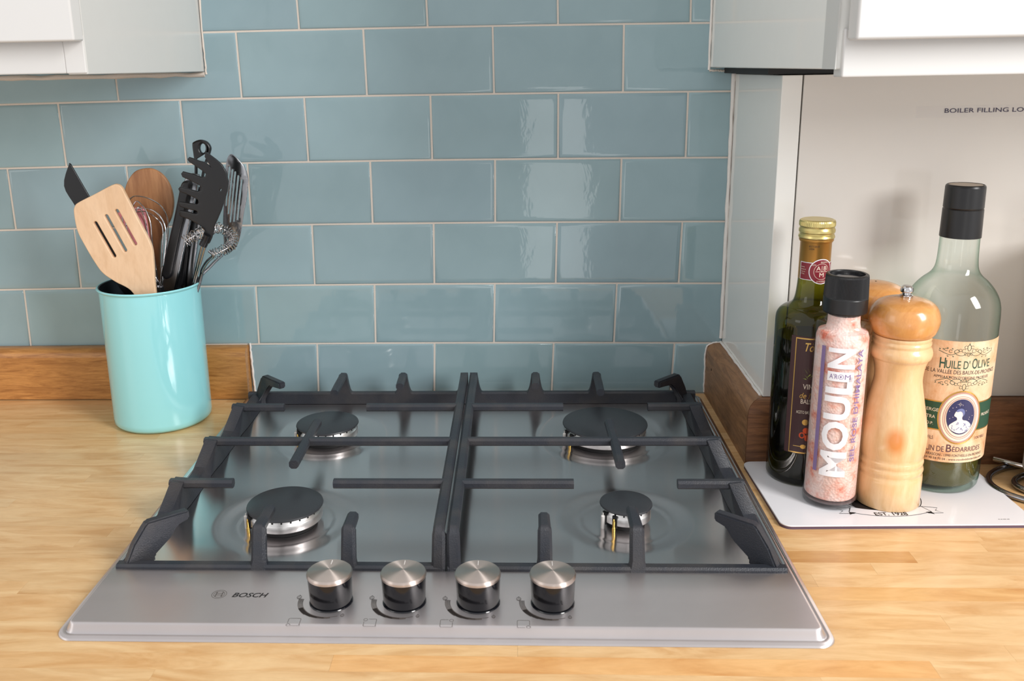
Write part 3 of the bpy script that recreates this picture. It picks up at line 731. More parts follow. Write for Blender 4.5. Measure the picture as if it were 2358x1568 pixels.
# 4 whisk
u = utensil('wire_whisk', 'thin wire balloon whisk in front of the wooden spoon', 'whisk')
loops = [[(365, 668), (360, 640), (300, 560), (282, 500), (300, 458), (322, 452), (352, 461.6), (373.6, 478.6), (386, 507), (387, 543), (382, 578), (376, 623), (371, 668)],
         [(366, 668), (352, 630), (310, 560), (298, 500), (312, 481), (334, 480), (355.7, 486), (375, 507), (382.5, 534), (381.6, 570), (374, 623), (369, 668)],
         [(366, 668), (356, 640), (306, 570), (290, 510), (300, 490), (318, 487.5), (338, 488), (359, 502), (373.6, 521), (375, 561), (373, 614), (368, 668)],
         [(366, 668), (350, 620), (318, 560), (304, 500), (307, 475), (314.6, 463.4), (325, 470), (338, 489), (347, 516), (350, 557), (358, 610), (367, 668)],
         [(366, 668), (346, 620), (326, 560), (312, 505), (316, 480), (322, 477), (329, 493), (336, 514), (340, 539), (348, 590), (365, 668)]]
for i, L in enumerate(loops):
    n = len(L); P = []
    for j, (a, b) in enumerate(L): P.append(at(a, b, -.090 + .010 * math.sin(j / (n - 1) * math.pi * 2) * (1 if i % 2 else -.6)))
    rod(u, 'wire', 'chrome', P, .00075, 6)
rod(u, 'handle', 'satin_steel', [at(367, 660, -.090), (-.168, -.09, .12), (-.160, -.085, .013)], .0048)
# 5 pink silicone spatula
u = utensil('silicone_spatula', 'pink silicone spatula behind the whisk wires', 'spatula')
plate2d('head', s2([(262, 498), (285, 484), (313, 477), (328, 477), (334, 486), (342, 528), (348, 590), (336, 610), (318, 600), (290, 560), (268, 528)], 4), [], -.080, 0, .005, 'pink', u, .0018)
rod(u, 'handle', 'satin_steel', [at(333, 595, -.080), (-.188, -.082, .13), (-.178, -.090, .012)], .0032)
# 6 tongs
u = utensil('kitchen_tongs', 'steel kitchen tongs with long black grips beside the pasta server', 'tongs')
def arm(outl, y, grip, nm='arm'):
    a = plate2d(nm, outl, [], y, 0, .0065, 'satin_steel', u, .0018)
    if grip: plate2d('grip', s2(grip, 4), [], y - .0052, 0, .0075, 'black', u, .0026)
arm([(424, 424), (430, 402), (444, 398), (460, 402), (455, 440), (437, 520), (420, 600), (406, 668), (384, 672), (372, 668), (380, 610), (400, 520), (414, 450)], -.086,
    [(418, 425), (428, 416), (440, 421), (437, 450), (428, 495), (417, 535), (403, 603), (396, 634), (384, 642), (375, 634), (374, 620), (398, 518), (410, 462)])
arm([(452, 430), (470, 430), (462, 520), (450, 610), (443, 664), (424, 668), (418, 660), (432, 570), (444, 500)], -.070, None)
plate2d('grip', s2([(438, 440), (448, 442), (436, 540), (424, 640), (416, 658), (410, 650), (420, 560)], 4), [], -.074, 0, .004, 'black', u, .001)
# 7 pasta server
u = utensil('pasta_server', 'black nylon pasta server with curved teeth standing highest in front', 'pasta server')
S = [(470, 352), (481, 357.4), (495, 367.6), (509, 380), (519, 397), (524, 418.6), (521.6, 441.6), (515, 464.5), (507.6, 486), (499, 506), (492, 521), (489, 536), (484.6, 551.4), (479, 563), (471, 566), (463, 559), (466, 545), (467, 532), (456.5, 523), (431, 511), (404, 504), (400.5, 497), (404, 490.5), (425, 492), (444, 496), (449, 495), (450, 491), (446, 488.5), (425, 486), (404, 481), (399.5, 475), (403, 470), (425, 471.5), (449, 473.5), (453, 469), (451, 463), (447, 460.5), (425, 452), (404, 446), (400.5, 440), (405, 435), (430, 439), (452, 443.5), (459, 440.5), (459.5, 434.5), (455, 429), (435, 420), (412, 411.5), (408.5, 404), (413.5, 398.5), (440, 403.5), (461, 409.8), (469, 408.5), (470.5, 402), (464, 396), (448, 386), (428.5, 374.5), (425.5, 369), (430, 364.5), (437, 366), (455, 372), (467, 374.5), (476, 380), (482.5, 385.5), (476, 375), (468, 362)]
xs_c = at(505, 440, -.120).x
plate2d('head', S, [slot((505, 441), (507, 437), 2)], -.118, -.06, .0032, 'nylon', u, .0008, grid=.004, curve=lambda x, y: -9.0 * max(0, (x - .018)) ** 2 + 3.2 * max(0, .018 - x) ** 2 + .004)
rod(u, 'socket', 'nylon', [at(478, 540, -.117), at(473, 553, -.116), at(467, 566, -.116)], [.0046] * 13, 10)
for a, b in (((465, 566), (446, 645)), ((474, 563), (449, 648))): rod(u, 'wire', 'chrome', [at(*a, -.114), at((a[0] + b[0]) / 2, (a[1] + b[1]) / 2, -.100), at(*b, -.088), (-.150, -.086, .10), (-.158, -.082, .0125)], .0014, 8)
# 8 black handle with a hanging hole
u = utensil('nylon_ladle_handle', 'black utensil handle ending in a round hanging hole, topmost in the pot', 'utensil')
hole = [(468 + 7.0 * math.cos(t * math.pi / 8), 341 + 11 * math.sin(t * math.pi / 8)) for t in range(16)]
plate2d('handle', s2([(444, 335), (448, 326), (462, 321.5), (477, 326), (486, 339), (484, 354), (474, 384), (466, 430), (456, 520), (446, 600), (440, 664), (426, 664), (436, 560), (446, 450), (449, 380)], 4), [hole], -.072, 0, .007, 'nylon', u, .002)
# 9 steel slotted turner
u = utensil('steel_turner', 'stainless steel slotted turner at the right of the pot', 'turner')
sl = [((528, 385), (518, 475)), ((535, 391), (524, 493)), ((542, 396), (529, 512)), ((549.5, 405), (538, 510)), ((557, 414), (547, 505))]
plate2d('blade', s2([(531.8, 354.8), (543, 361), (556, 375), (565, 389), (570.5, 408), (571, 424), (567.5, 460), (561, 495), (555, 535), (547, 562), (533, 580), (516, 592), (508, 586), (509, 560), (508, 520), (512, 470), (516, 420), (518.5, 384), (523, 364)], 4), [slot(a, b, 3.2) for a, b in sl], -.070, -.10, .0016, 'satin_steel', u, .0005, grid=.006, curve=lambda x, y: 12 * (x - .006) ** 2)
rod(u, 'handle', 'satin_steel', [at(514, 585, -.068), at(486, 612, -.072), at(454, 654, -.078), (-.150, -.080, .10), (-.155, -.078, .0125)], .0030, 10, .6)
# 10 coil whisk
u = utensil('coil_whisk', 'small spiral wire coil whisk curling over the right rim of the pot', 'whisk')
def helix(path, r, turns, wr):
    P = smoothp(path, 10); L = [0]
    for a, b in zip(P, P[1:]): L.append(L[-1] + (b - a).length)
    out = []; N = turns * 12; up = Vector((0, -1, 0))
    for i in range(N + 1):
        s = L[-1] * i / N; j = max(0, min(len(P) - 2, next((q for q in range(len(L) - 1) if L[q + 1] >= s), len(P) - 2)))
        t = (s - L[j]) / max(1e-9, L[j + 1] - L[j]); p = P[j].lerp(P[j + 1], t); d = (P[j + 1] - P[j]).normalized()
        n = d.cross(up).normalized(); b = d.cross(n).normalized(); a = 2 * math.pi * i / 12
        rr = r * (1 - .12 * math.sin(i * .9)); out.append(p + (n * math.cos(a) + b * math.sin(a)) * rr)
    return out
core = [(-.132, -.1040, 0)]
path = [at(x, y, yy) for x, y, yy in ((424, 557, -.128), (436, 549, -.126), (450, 542, -.122), (464, 537, -.112), (480, 530, -.100), (496, 525, -.092), (508, 526, -.088), (524, 533, -.086), (535, 546, -.088), (535, 560, -.092), (524, 571, -.098), (507, 580, -.104), (490, 587, -.108))]
local(tube('coil', helix(path, .0060, 38, .0005), .00052, 'chrome', None, 5), u)
rod(u, 'core_wire', 'chrome', path, .0011, 8)
rod(u, 'handle', 'satin_steel', [at(482, 577, -.105), at(492, 588, -.106), at(478, 602, -.098), at(466, 622, -.088), at(461, 645, -.080), (-.145, -.080, .10), (-.152, -.078, .0125)], .0022, 8)

# ================================================================== PLACE MAT AND BOTTLES
MZ = .0038; MCX, MCY, MRZ = .6065, -.2815, .022
mat_ = empty('place_mat', (MCX, MCY, 0), 'white rectangular melamine mat with rounded corners under the bottles', 'place mat', rz=MRZ)
def rrect(w, h, r, n=8):
    out = []
    for cx_, cy_, a0 in ((w - r, h - r, 0), (-w + r, h - r, 90), (-w + r, -h + r, 180), (w - r, -h + r, 270)):
        for i in range(n + 1): a = math.radians(a0 + 90 * i / n); out.append((cx_ + r * math.cos(a), cy_ + r * math.sin(a)))
    return out
def slab(name, w, h, r, z0, z1, mat, par, bev=0):
    P = rrect(w, h, r); n = len(P); P2 = rrect(w - bev, h - bev, r - bev)
    V = [(x, y, z0) for x, y in P] + [(x, y, z1 - bev) for x, y in P] + [(x, y, z1) for x, y in P2]
    F = [tuple(range(n))[::-1], tuple(range(2 * n, 3 * n))] + [(i, (i + 1) % n, n + (i + 1) % n, n + i) for i in range(n)] + [(n + i, n + (i + 1) % n, 2 * n + (i + 1) % n, 2 * n + i) for i in range(n)]
    o = mesh(name, V, F, mat, par, True, 40); harden(o.data, .5); return o
slab('backing', .1150, .0690, .0095, .0001, .0028, 'mat_edge', mat_)
slab('top_sheet', .1152, .0692, .0096, .0028, MZ, 'mat_white', mat_, .0004)
fm = flat(MZ + .0001)
ex, ey, by = -.008, -.009, -.001
A = Art().ellipse(ex, ey, .0385, .0385, 48); A.build('emblem', 'print_black', fm, mat_)
A = Art().ring(ex, ey, .0405, .0405, .0007, 60); A.build('emblem_ring', 'print_black', fm, mat_)
def arcb(r, a0, a1, n=20): return [(ex + r * math.cos(math.radians(a0 + (a1 - a0) * i / n)), by + .034 + r * math.sin(math.radians(a0 + (a1 - a0) * i / n))) for i in range(n + 1)]
o_, i_ = arcb(.0860, 244, 296), arcb(.0745, 244, 296)
A = Art()
for k in range(20): A.poly([i_[k], i_[k + 1], o_[k + 1], o_[k]])
A.build('banner', 'mat_white', flat(MZ + .00018), mat_)
A = Art().ribbon(o_, .0006).ribbon(i_, .0006)
for s in (0, -1):
    a, b = i_[s], o_[s]; sg = -1 if s == 0 else 1
    A.ribbon([a, b], .0006); A.ribbon([a, (a[0] + sg * .014, a[1] - .003), (a[0] + sg * .010, a[1] - .008), (a[0] + sg * .015, a[1] - .013), (b[0] - sg * .004, b[1] - .003)], .0006)
    A.poly([b, (b[0] - sg * .006, b[1] - .001), (b[0] + sg * .001, b[1] - .005)])
A.text('EST. 1928', ex - .001, by - .0505, w=.030, h=.0062, bold=.02); A.build('banner_lines', 'print_black', flat(MZ + .00026), mat_)
Art().rect(.083, -.0600, .0842, -.0592).rect(.0850, -.0600, .0866, -.0592).rect(.0872, -.0600, .0900, -.0592).rect(.0908, -.0600, .0930, -.0592).build('small_print', 'print', fm, mat_)
BZ = MZ + .0002

def dome_profile(P, n=5): return [tuple(v)[:2] for v in smoothp([(r, z, 0) for r, z in P], n)]
# ---- pepper mill
def turned(name, label, loc, finial, dz=0):
    g = empty(name, (loc[0], loc[1], BZ), label, 'pepper mill' if finial else 'salt shaker')
    z = lambda v: v - BZ
    body = [(0, z(.0042)), (.0280, z(.0042)), (.0290, z(.0052)), (.0292, z(.030)), (.0290, z(.0345)), (.0281, z(.0360)), (.0286, z(.0375)), (.0293, z(.0405)), (.0286, z(.0432)), (.0279, z(.0445)), (.0284, z(.0458)), (.0289, z(.0482)), (.0283, z(.0505)), (.0276, z(.0518))]
    body += dome_profile([(.0284, z(.0545)), (.0294, z(.062)), (.0297, z(.070)), (.0289, z(.080)), (.0268, z(.093)), (.0232, z(.111)), (.0209, z(.124)), (.0208, z(.132)), (.0218, z(.1395)), (.0232, z(.1445)), (.0240, z(.1465))], 4)
    body += [(.0258, z(.1480)), (.0266, z(.1510)), (.0266, z(.1540)), (.0256, z(.1572)), (.0243, z(.1585)), (.0243, z(.1600)), (.0250, z(.1612)), (.0249, z(.1632)), (.0240, z(.1642)), (.0242, z(.1655)), (.0248, z(.1665)), (.0244, z(.1685)), (.0225, z(.1690)), (0, z(.1690))]
    lathe('body', body, 'millwood', g, 96, angle=60)
    head = dome_profile([(.0225, z(.1688)), (.0258, z(.1702)), (.0285, z(.1750)), (.0300, z(.1815)), (.0298, z(.1870)), (.0275, z(.1940)), (.0228, z(.1990)), (.0150, z(.2020)), (.0070, z(.2032)), (.0001, z(.2034))], 5)
    lathe('head', [(0, z(.1688))] + head, 'millhead', g, 96, angle=70)
    if finial:
        f = lathe('finial', [(0, z(.2030)), (.0054, z(.2030)), (.0056, z(.2036)), (.0056, z(.2052)), (.0040, z(.2058)), (.0038, z(.2074)), (.0052, z(.2080)), (.0056, z(.2090)), (.0056, z(.2105)), (.0046, z(.2128)), (.0036, z(.2138)), (0, z(.2140))], 'chrome', g, 48, ridges=(24, .0004, z(.2088), z(.2110)))
    else:
        for a, rr in ((0, 0), (0, .008), (72, .008), (144, .008), (216, .008), (288, .008)):
            h = lathe('pour_hole', [(0, 0), (.0009, 0), (.0009, .0003), (0, .0003)], 'black_void', g, 10); h.location = (rr * math.cos(math.radians(a)), rr * math.sin(math.radians(a)), z(.2033) - (.0007 if rr else 0))
    return g
g = turned('pepper_mill', 'turned beech pepper mill with chrome finial and a scorch mark', (.6055, -.3000), True)
# scorch mark: a thin stained patch that hugs the turned wood
me_ = None
g2 = turned('salt_shaker', 'turned beech salt shaker with holed top, half hidden behind the pepper mill', (.6015, -.2390), False)

# scorch as part of the wood colour on its own copy of the material
m2 = MT['millwood'].copy(); nt = m2.node_tree; bs = nt.nodes['Principled BSDF']; src = bs.inputs['Base Color'].links[0].from_socket
tc = nt.nodes.new('ShaderNodeTexCoord'); mp = nt.nodes.new('ShaderNodeMapping'); mp.vector_type = 'POINT'
az = math.radians(-17); sp = Vector((.030 * math.sin(az), -.030 * math.cos(az), .0745 - BZ))
mp.inputs['Location'].default_value = (-sp.x / .0115, -sp.y / .0115, -sp.z / .0165); mp.inputs['Scale'].default_value = (1 / .0115, 1 / .0115, 1 / .0165)
gr = nt.nodes.new('ShaderNodeTexGradient'); gr.gradient_type = 'SPHERICAL'; rp = nt.nodes.new('ShaderNodeValToRGB')
rp.color_ramp.elements[0].position = 0; rp.color_ramp.elements[0].color = (0, 0, 0, 1); rp.color_ramp.elements[1].position = .6; rp.color_ramp.elements[1].color = (.9, .9, .9, 1)
mx = nt.nodes.new('ShaderNodeMix'); mx.data_type = 'RGBA'; mx.inputs[7].default_value = srgb(214, 132, 62)
nt.links.new(tc.outputs['Object'], mp.inputs['Vector']); nt.links.new(mp.outputs[0], gr.inputs[0]); nt.links.new(gr.outputs['Fac'], rp.inputs[0]); nt.links.new(rp.outputs[0], mx.inputs[0]); nt.links.new(src, mx.inputs[6]); nt.links.new(mx.outputs[2], bs.inputs['Base Color'])
body = [c for c in g.children if c.name.startswith('body')][0]; body.data.materials.clear(); body.data.materials.append(m2)

def bottle(name, label, loc, outer, th, gl, base_th=.004, seg=96):
    g = empty(name, (loc[0], loc[1], BZ), label, 'bottle' if 'grinder' not in name else 'grinder')
    o = [(r, z - BZ) for r, z in outer]
    inner = [(max(r - th, .0005), z) for r, z in o if z > base_th + .002]
    prof = [(0, o[0][1])] + o      # thin-walled: one surface stands for the wall
    lathe('glass_body', prof, gl, g, seg, angle=60); return g, inner
# ---- olive oil
oil_o = [(.034, .0044), (.0372, .0050), (.0392, .0085), (.0400, .014), (.0402, .030), (.0409, .098), (.0414, .160), (.0413, .1765)] + dome_profile([(.0408, .184), (.0390, .1915), (.0350, .1995), (.0290, .2070), (.0225, .2130), (.0190, .2190), (.0177, .2270), (.0172, .2400), (.0171, .2520)], 4)
g, inn = bottle('olive_oil_bottle', 'large clear green glass olive oil bottle with black cap, nearly empty', (.670, -.252), oil_o, .0026, 'glass_clear', .006)
lq = [(r + .0002, z) for r, z in inn if z < .046]; zl = .0470
lathe('oil', [(0, .0062)] + [(lq[0][0] - .003, .0062)] + lq + [(inn[3][0] + .0002, zl), (inn[3][0] - .002, zl - .0006), (0, zl - .0006)], 'oil', g, 72)
lathe('cap', [(0, .2440), (.0178, .2452), (.0178, .2460), (.0174, .2712), (.0168, .2720), (.0173, .2730), (.0171, .2916), (.0166, .2932), (.0156, .2940), (.0150, .2940), (.0148, .2934), (0, .2934)], 'black', g, 160, angle=12, ridges=(80, .00025, .2735, .2912))
lathe('cap_disc', [(0, .29345), (.0145, .29345), (.0145, .2937), (0, .2937)], 'grey_green', g, 40)
rl = .04165; C0 = cyl(rl)
def pp(k): return cyl(rl + .00012 * k)
D = math.radians
A = Art().rect(-rl * D(78), .0345, rl * D(62), .1585 - BZ + .0); lab = A.build('label', 'oldpaper', C0, g, .003)
def U(deg): return rl * D(deg)
lz = lambda z: z - BZ
T = lambda mat, k, fn, nm='lettering': (lambda A: (fn(A), A.build(nm, mat, pp(k), lab, .0025)))(Art())
T('ink_green', 1, lambda A: (A.text('H', U(-32.5), lz(.1318), w=.0050, h=.0102, bold=.012, align='L'), A.text('UILE D\'', U(-25.2), lz(.1320), w=.0205, h=.0082, bold=.006, align='L'), A.text('O', U(6), lz(.1322), w=.0052, h=.0102, bold=.01, align='L'), A.text('LIVE', U(14), lz(.1328), w=.0142, h=.0078, bold=.006, align='L')))
T('ink_dark', 1, lambda A: A.text('DE LA VALLÉE DES BAUX-DE-PROVENCE', U(-2), lz(.1268), w=.0700, h=.0048))
T('ink_dark', 1, lambda A: A.text("APPELLATION D'ORIGINE PROTÉGÉE", U(-2), lz(.1222), w=.0520, h=.0032))
def scroll(A, y, s, cx=0):
    w = .00045
    for m_ in (-1, 1):
        A.ribbon([tuple(v)[:2] for v in smoothp([(cx + m_ * x, y + s * yy, 0) for x, yy in ((.001, -.001), (.005, -.004), (.010, -.0035), (.0125, -.0005), (.010, .0015), (.0085, -.0005), (.0105, -.0018), (.015, -.004), (.020, -.0028), (.0255, -.0005))], 5)], w)
        for px_, py_, r_ in ((.0045, .0005, .0017), (.0075, .0010, .0012), (.0155, -.0005, .0014), (.0195, .0008, .0012), (.0028, .0040, .0014), (.0026, -.0025, .0012)):
            A.ring(cx + m_ * px_, y + s * py_, r_, r_, w * .8, 12, 30, 330)
        for px_, py_ in ((.0135, .0022), (.0175, .0025), (.021, .0012), (.024, .001), (.0125, -.0052), (.017, -.0052)): A.poly([(cx + m_ * px_, y + s * py_), (cx + m_ * (px_ + .0016), y + s * (py_ + .0006)), (cx + m_ * (px_ + .0006), y + s * (py_ - .0010))])
    A.ring(cx, y + s * .0035, .0016, .0030, w, 14); A.poly([(cx - .0006, y + s * .006), (cx + .0006, y + s * .006), (cx, y + s * .0085)]); A.ring(cx, y - s * .003, .0009, .0018, w, 10)
T('ink_green', 1, lambda A: scroll(A, lz(.1492), 1, U(0)), 'scrollwork')
T('ink_green', 1, lambda A: scroll(A, lz(.1180), -1, U(-1)), 'scrollwork')
T('gold', 1, lambda A: A.rect(U(-76), lz(.0700), U(60), lz(.0992)), 'band_edge')
T('band_green', 2, lambda A: A.rect(U(-76), lz(.0712), U(60), lz(.0980)), 'band')
T('cream_ink', 3, lambda A: (A.text('VIERGE', U(-38), lz(.0885), h=.0032, w=.0150), A.text('EXTRA', U(-39.5), lz(.0815), h=.0032, w=.0125), A.text('A.O.P.', U(-39), lz(.0750), h=.0028, w=.0095), A.text('PROVENCE', U(40), lz(.084), h=.0030, w=.0150)))
mcx, mcy = U(-.8), lz(.0842)
T('gold', 3, lambda A: A.ellipse(mcx, mcy, .0202, .0268, 48), 'medallion')
T('rose', 4, lambda A: A.ellipse(mcx, mcy, .0190, .0254, 48), 'medallion_ring')
T('cream_ink', 5, lambda A: A.ellipse(mcx, mcy, .0176, .0238, 48), 'medallion_ring')
T('rose', 6, lambda A: (A.ring(mcx, mcy, .0155, .0212, .0006, 48), A.ring(mcx, mcy, .0140, .0195, .0009, 48)), 'medallion_ring')
T('navy', 7, lambda A: A.ellipse(mcx, mcy + .001, .0128, .0176, 44), 'medallion_field')
def fig(A):
    A.poly([(mcx + x, mcy + y) for x, y in s2([(-.0100, -.0080), (-.0060, -.0040), (-.0035, -.0020), (-.0040, .0005), (-.0062, .0020), (-.0056, .0050), (-.0040, .0076), (-.0010, .0085), (.0014, .0070), (.0020, .0035), (.0010, .0005), (.0020, -.0020), (.0060, -.0030), (.0100, -.0070), (.0080, -.0120), (0, -.0155), (-.0075, -.0125)], 3)])
    for a, b in ((-.0045, .0125), (-.0045, .0125)):
        for k in range(8):
            t = math.pi * k / 4; A.poly([(mcx - .002 + .0006 * math.cos(t + .4), mcy + .0135 + .0006 * math.sin(t + .4)), (mcx - .002 + (.0030 if k % 2 == 0 else .0018) * math.cos(t), mcy + .0135 + (.0030 if k % 2 == 0 else .0018) * math.sin(t)), (mcx - .002 + .0006 * math.cos(t - .4), mcy + .0135 + .0006 * math.sin(t - .4))])
    rr = random.Random(3)
    for k in range(26):
        a = rr.uniform(0, 6.28); q = rr.uniform(.35, .92); x, y = .0128 * q * math.cos(a), .0176 * q * math.sin(a) + .001
        if y > -.004 and not (-.007 < x < .003 and y < .010): A.ellipse(mcx + x, mcy + y, .00032, .00032, 6)
T('skin_ink', 8, fig, 'figure')
def hair(A):
    A.poly([(mcx + x, mcy + y) for x, y in s2([(-.0048, .0062), (-.0040, .0082), (-.0005, .0096), (.0022, .0080), (.0030, .0045), (.0016, .0020), (.0010, .0050), (-.0010, .0066), (-.0030, .0060)], 3)])
    rr = random.Random(5)
    for k in range(16):
        x, y = rr.uniform(-.007, .009), rr.uniform(-.0135, -.0065); A.ribbon([(mcx + x, mcy + y), (mcx + x + rr.uniform(-.002, .003), mcy + y + rr.uniform(.0006, .003))], .0005)
T('blue_ink', 9, hair, 'drapery')
T('ink_plum', 1, lambda A: (A.text('DRAISON ET FILS', U(-46), lz(.0603), w=.0225, h=.0034), A.text('FONTVIEILLE', U(33), lz(.0612), w=.0140, h=.0028)))
T('ink_plum', 1, lambda A: (A.text('MOULIN', U(-54), lz(.0488), w=.0190, h=.0056, align='L', bold=.006), A.text('DE', U(-25), lz(.0490), w=.0062, h=.0054, align='L', bold=.004), A.text('B', U(-14), lz(.0492), w=.0048, h=.0076, align='L', bold=.012), A.text('ÉDARRIDES', U(-6.5), lz(.0496), w=.0300, h=.0062, align='L', bold=.006)))
T('ink_dark', 1, lambda A: (A.text('RUE DE TARASCON - 13990 FONTVIEILLE-EN-PROVENCE', U(-6), lz(.0444), w=.0670, h=.0026), A.text('TEL. 33 (0)4 90 54 70 04 - www.moulindebedarrides.com', U(-7), lz(.0400), w=.0700, h=.0028)))

# ---- balsamic
bal_o = [(.0290, .0044), (.0315, .0052), (.0324, .0080), (.0325, .013), (.0325, .090), (.0325, .166)] + dome_profile([(.0324, .1685), (.0318, .1725), (.0298, .1765), (.0262, .1798), (.0215, .1822), (.0180, .1850), (.0162, .1895), (.0152, .1960), (.0145, .2050), (.0141, .2200), (.0141, .2440)], 4)
g, inn = bottle('balsamic_bottle', 'dark olive glass balsamic vinegar bottle with gold screw cap, leftmost on the mat', (.540, -.2445), bal_o, .0022, 'glass_olive', .005)
lq = [(r + .0002, z) for r, z in inn if z < .150 - BZ]; zl = .1515 - BZ
lathe('vinegar', [(0, .0052), (lq[0][0] - .003, .0052)] + lq + [(inn[3][0] + .0002, zl), (inn[3][0] - .0015, zl - .0005), (0, zl - .0005)], 'vinegar', g, 72)
z = lambda v: v - BZ
lathe('neck_foil', [(.01435, z(.2090)), (.01435, z(.2440)), (.0150, z(.2448)), (.0158, z(.2462)), (.0158, z(.2478)), (.0150, z(.2486))], 'bronze', g, 64)
lathe('cap', [(0, z(.2480)), (.0162, z(.2484)), (.0166, z(.2492)), (.0162, z(.2512)), (.0156, z(.2518)), (.0157, z(.2530)), (.0165, z(.2542)), (.0166, z(.2562)), (.0160, z(.2576)), (.0157, z(.2584)), (.0160, z(.2594)), (.0165, z(.2602)), (.0165, z(.2636)), (.0158, z(.2652)), (.0140, z(.2660)), (0, z(.2660))], 'gold_cap', g, 120, angle=14, ridges=(60, .0004, z(.2600), z(.2637)))
rb = .0327; Ub = lambda d: rb * D(d)
lab = Art().rect(Ub(-46), z(.0395), Ub(46), z(.1585)).build('label', 'plum_label', cyl(rb), g, .003)
TB = lambda mat, k, fn, nm='lettering', r=rb: (lambda A: (fn(A), A.build(nm, mat, cyl(r + .00012 * k), lab, .0025)))(Art())
fr = [(Ub(-37), z(.0410)), (Ub(-37), z(.1570)), (Ub(37), z(.1570)), (Ub(37), z(.0410))]
TB('gold', 1, lambda A: (A.rect(Ub(-38.5), z(.0400), Ub(-37), z(.1570)), A.rect(Ub(37), z(.0400), Ub(38.5), z(.1570)), A.rect(Ub(-38.5), z(.1558), Ub(38.5), z(.1570)), A.rect(Ub(-38.5), z(.0400), Ub(38.5), z(.0412))), 'frame_line')
TB('gold', 1, lambda A: (A.text('Toscana', 0, z(.1440), w=.026, h=.0085, shear=.3, bold=.01), A.ribbon([(Ub(-6), z(.126)), (0, z(.135)), (Ub(6), z(.126)), (0, z(.117)), (Ub(-6), z(.126))], .0012), A.text('de Modène', 0, z(.0970), w=.030, h=.0055, shear=.3), A.ellipse(Ub(-14), z(.0725), .0030, .0030, 20), A.ellipse(Ub(-15), z(.0472), .0026, .0022, 16), A.rect(Ub(-31), z(.0470), Ub(-17), z(.0476))))
TB('leaf', 1, lambda A: [A.poly([(Ub(x), z(y)), (Ub(x + 5), z(y + dy)), (Ub(x + 6), z(y + dy - .0012))]) for x, y, dy in ((-21, .121, -.003), (-22, .127, -.004), (-17, .118, .004), (-23, .117, .0), (-18, .129, -.005), (-12, .118, .004))])
TB('cream_ink', 1, lambda A: (A.text('VINAIGRE', 0, z(.1062), w=.0250, h=.0052), A.text('BALSAMIQUE', 0, z(.0905), w=.0270, h=.0056), A.text('ACETO BALSAMICO DI MODENA', 0, z(.0812), w=.0340, h=.0030)))
TB('orange_ink', 2, lambda A: (A.ellipse(Ub(-12), z(.0640), .0030, .0030, 18), A.ring(Ub(-18), z(.0590), .0022, .0026, .0012, 16), A.ellipse(Ub(-10), z(.0565), .0022, .0034, 16)))
rn = .0145; Un = lambda d: rn * D(d); nk = cyl(rn + .0001)
nl = Art().rect(Un(-76), z(.2090), Un(80), z(.2262)).build('neck_label', 'white_ink', nk, g, .002)
TN = lambda mat, k, fn, nm='lettering': (lambda A: (fn(A), A.build(nm, mat, cyl(rn + .0001 + .0001 * k), nl, .002)))(Art())
TN('red_label', 1, lambda A: A.rect(Un(-73), z(.2096), Un(76), z(.2256)), 'red_field')
dc, dz_ = Un(10), z(.2178)
TN('white_ink', 2, lambda A: A.ellipse(dc, dz_, .0120, .0122, 36), 'seal')
TN('red_label', 3, lambda A: A.ellipse(dc, dz_, .0112, .0114, 36), 'seal_field')
TN('cream_ink', 4, lambda A: (A.ring(dc, dz_, .0074, .0076, .0003, 30), A.text('A', dc - .0032, dz_ + .0012, w=.0040, h=.0040), A.text('B', dc + .0034, dz_ + .0012, w=.0032, h=.0040), A.text('M', dc, dz_ - .0052, w=.0042, h=.0040), A.rect(dc - .0058, dz_ - .0002, dc + .0058, dz_ + .0002), A.rect(dc - .0002, dz_ - .0005, dc + .0002, dz_ + .0055),
   A.text('ACETO', dc - .0076, dz_ + .0056, w=.0042, h=.0014), A.text('BALSAMICO', dc + .0028, dz_ + .0084, w=.0084, h=.0014), A.text('DI MODENA', dc, dz_ - .0102, w=.0086, h=.0014),
   A.text('Azienda', Un(-62), z(.2210), w=.0040, h=.0011), A.text('aderente al', Un(-60), z(.2188), w=.0054, h=.0011), A.text('Consorzio', Un(-61), z(.2166), w=.0048, h=.0011), A.text('e Tutela', Un(-62), z(.2144), w=.0040, h=.0011)))
A = Art().text('61/11/2019', Un(-24), z(.2408), w=.0094, h=.0018).text('L3236', Un(-32), z(.2384), w=.0048, h=.0016); A.build('lettering', 'print_black', nk, nl, .002)

# ---- pink salt grinder
sal_o = [(.0225, .0044), (.0238, .0052), (.0244, .0080), (.0245, .020), (.0246, .100), (.0246, .172)] + dome_profile([(.0245, .1755), (.0240, .1790), (.0222, .1818), (.0190, .1834), (.0168, .1848), (.0158, .1868), (.0156, .1950)], 4)
g, inn = bottle('salt_grinder', 'tall glass grinder of coarse pink salt with ribbed black cap', (.5515, -.3010), sal_o, .0014, 'glass_jar', .0075)
zs = .1828 - BZ
lathe('salt', [(0, .0082), (.0215, .0082), (inn[2][0] - .0002, .0100), (inn[3][0] - .0002, .100), (inn[3][0] - .0004, .1640), (.0212, .1690), (.0150, .1712), (.0140, .1770), (.0138, .1840), (0, .1850)], 'salt', g, 96)
lathe('glass_foot', [(0, .0046), (.0222, .0046), (.0237, .0056), (.0241, .0074), (0, .0076)], 'foot_glass', g, 64)
lathe('cap', [(.0150, .1862), (.0186, .1866), (.0192, .1878), (.0192, .2000), (.0190, .2005), (.0191, .2015), (.0184, .2195), (.0180, .2212), (.0168, .2218), (.0150, .2216), (.0148, .2205), (.0146, .2175), (0, .2175)], 'black', g, 200, angle=12, ridges=(100, .00045, .2010, .2200))
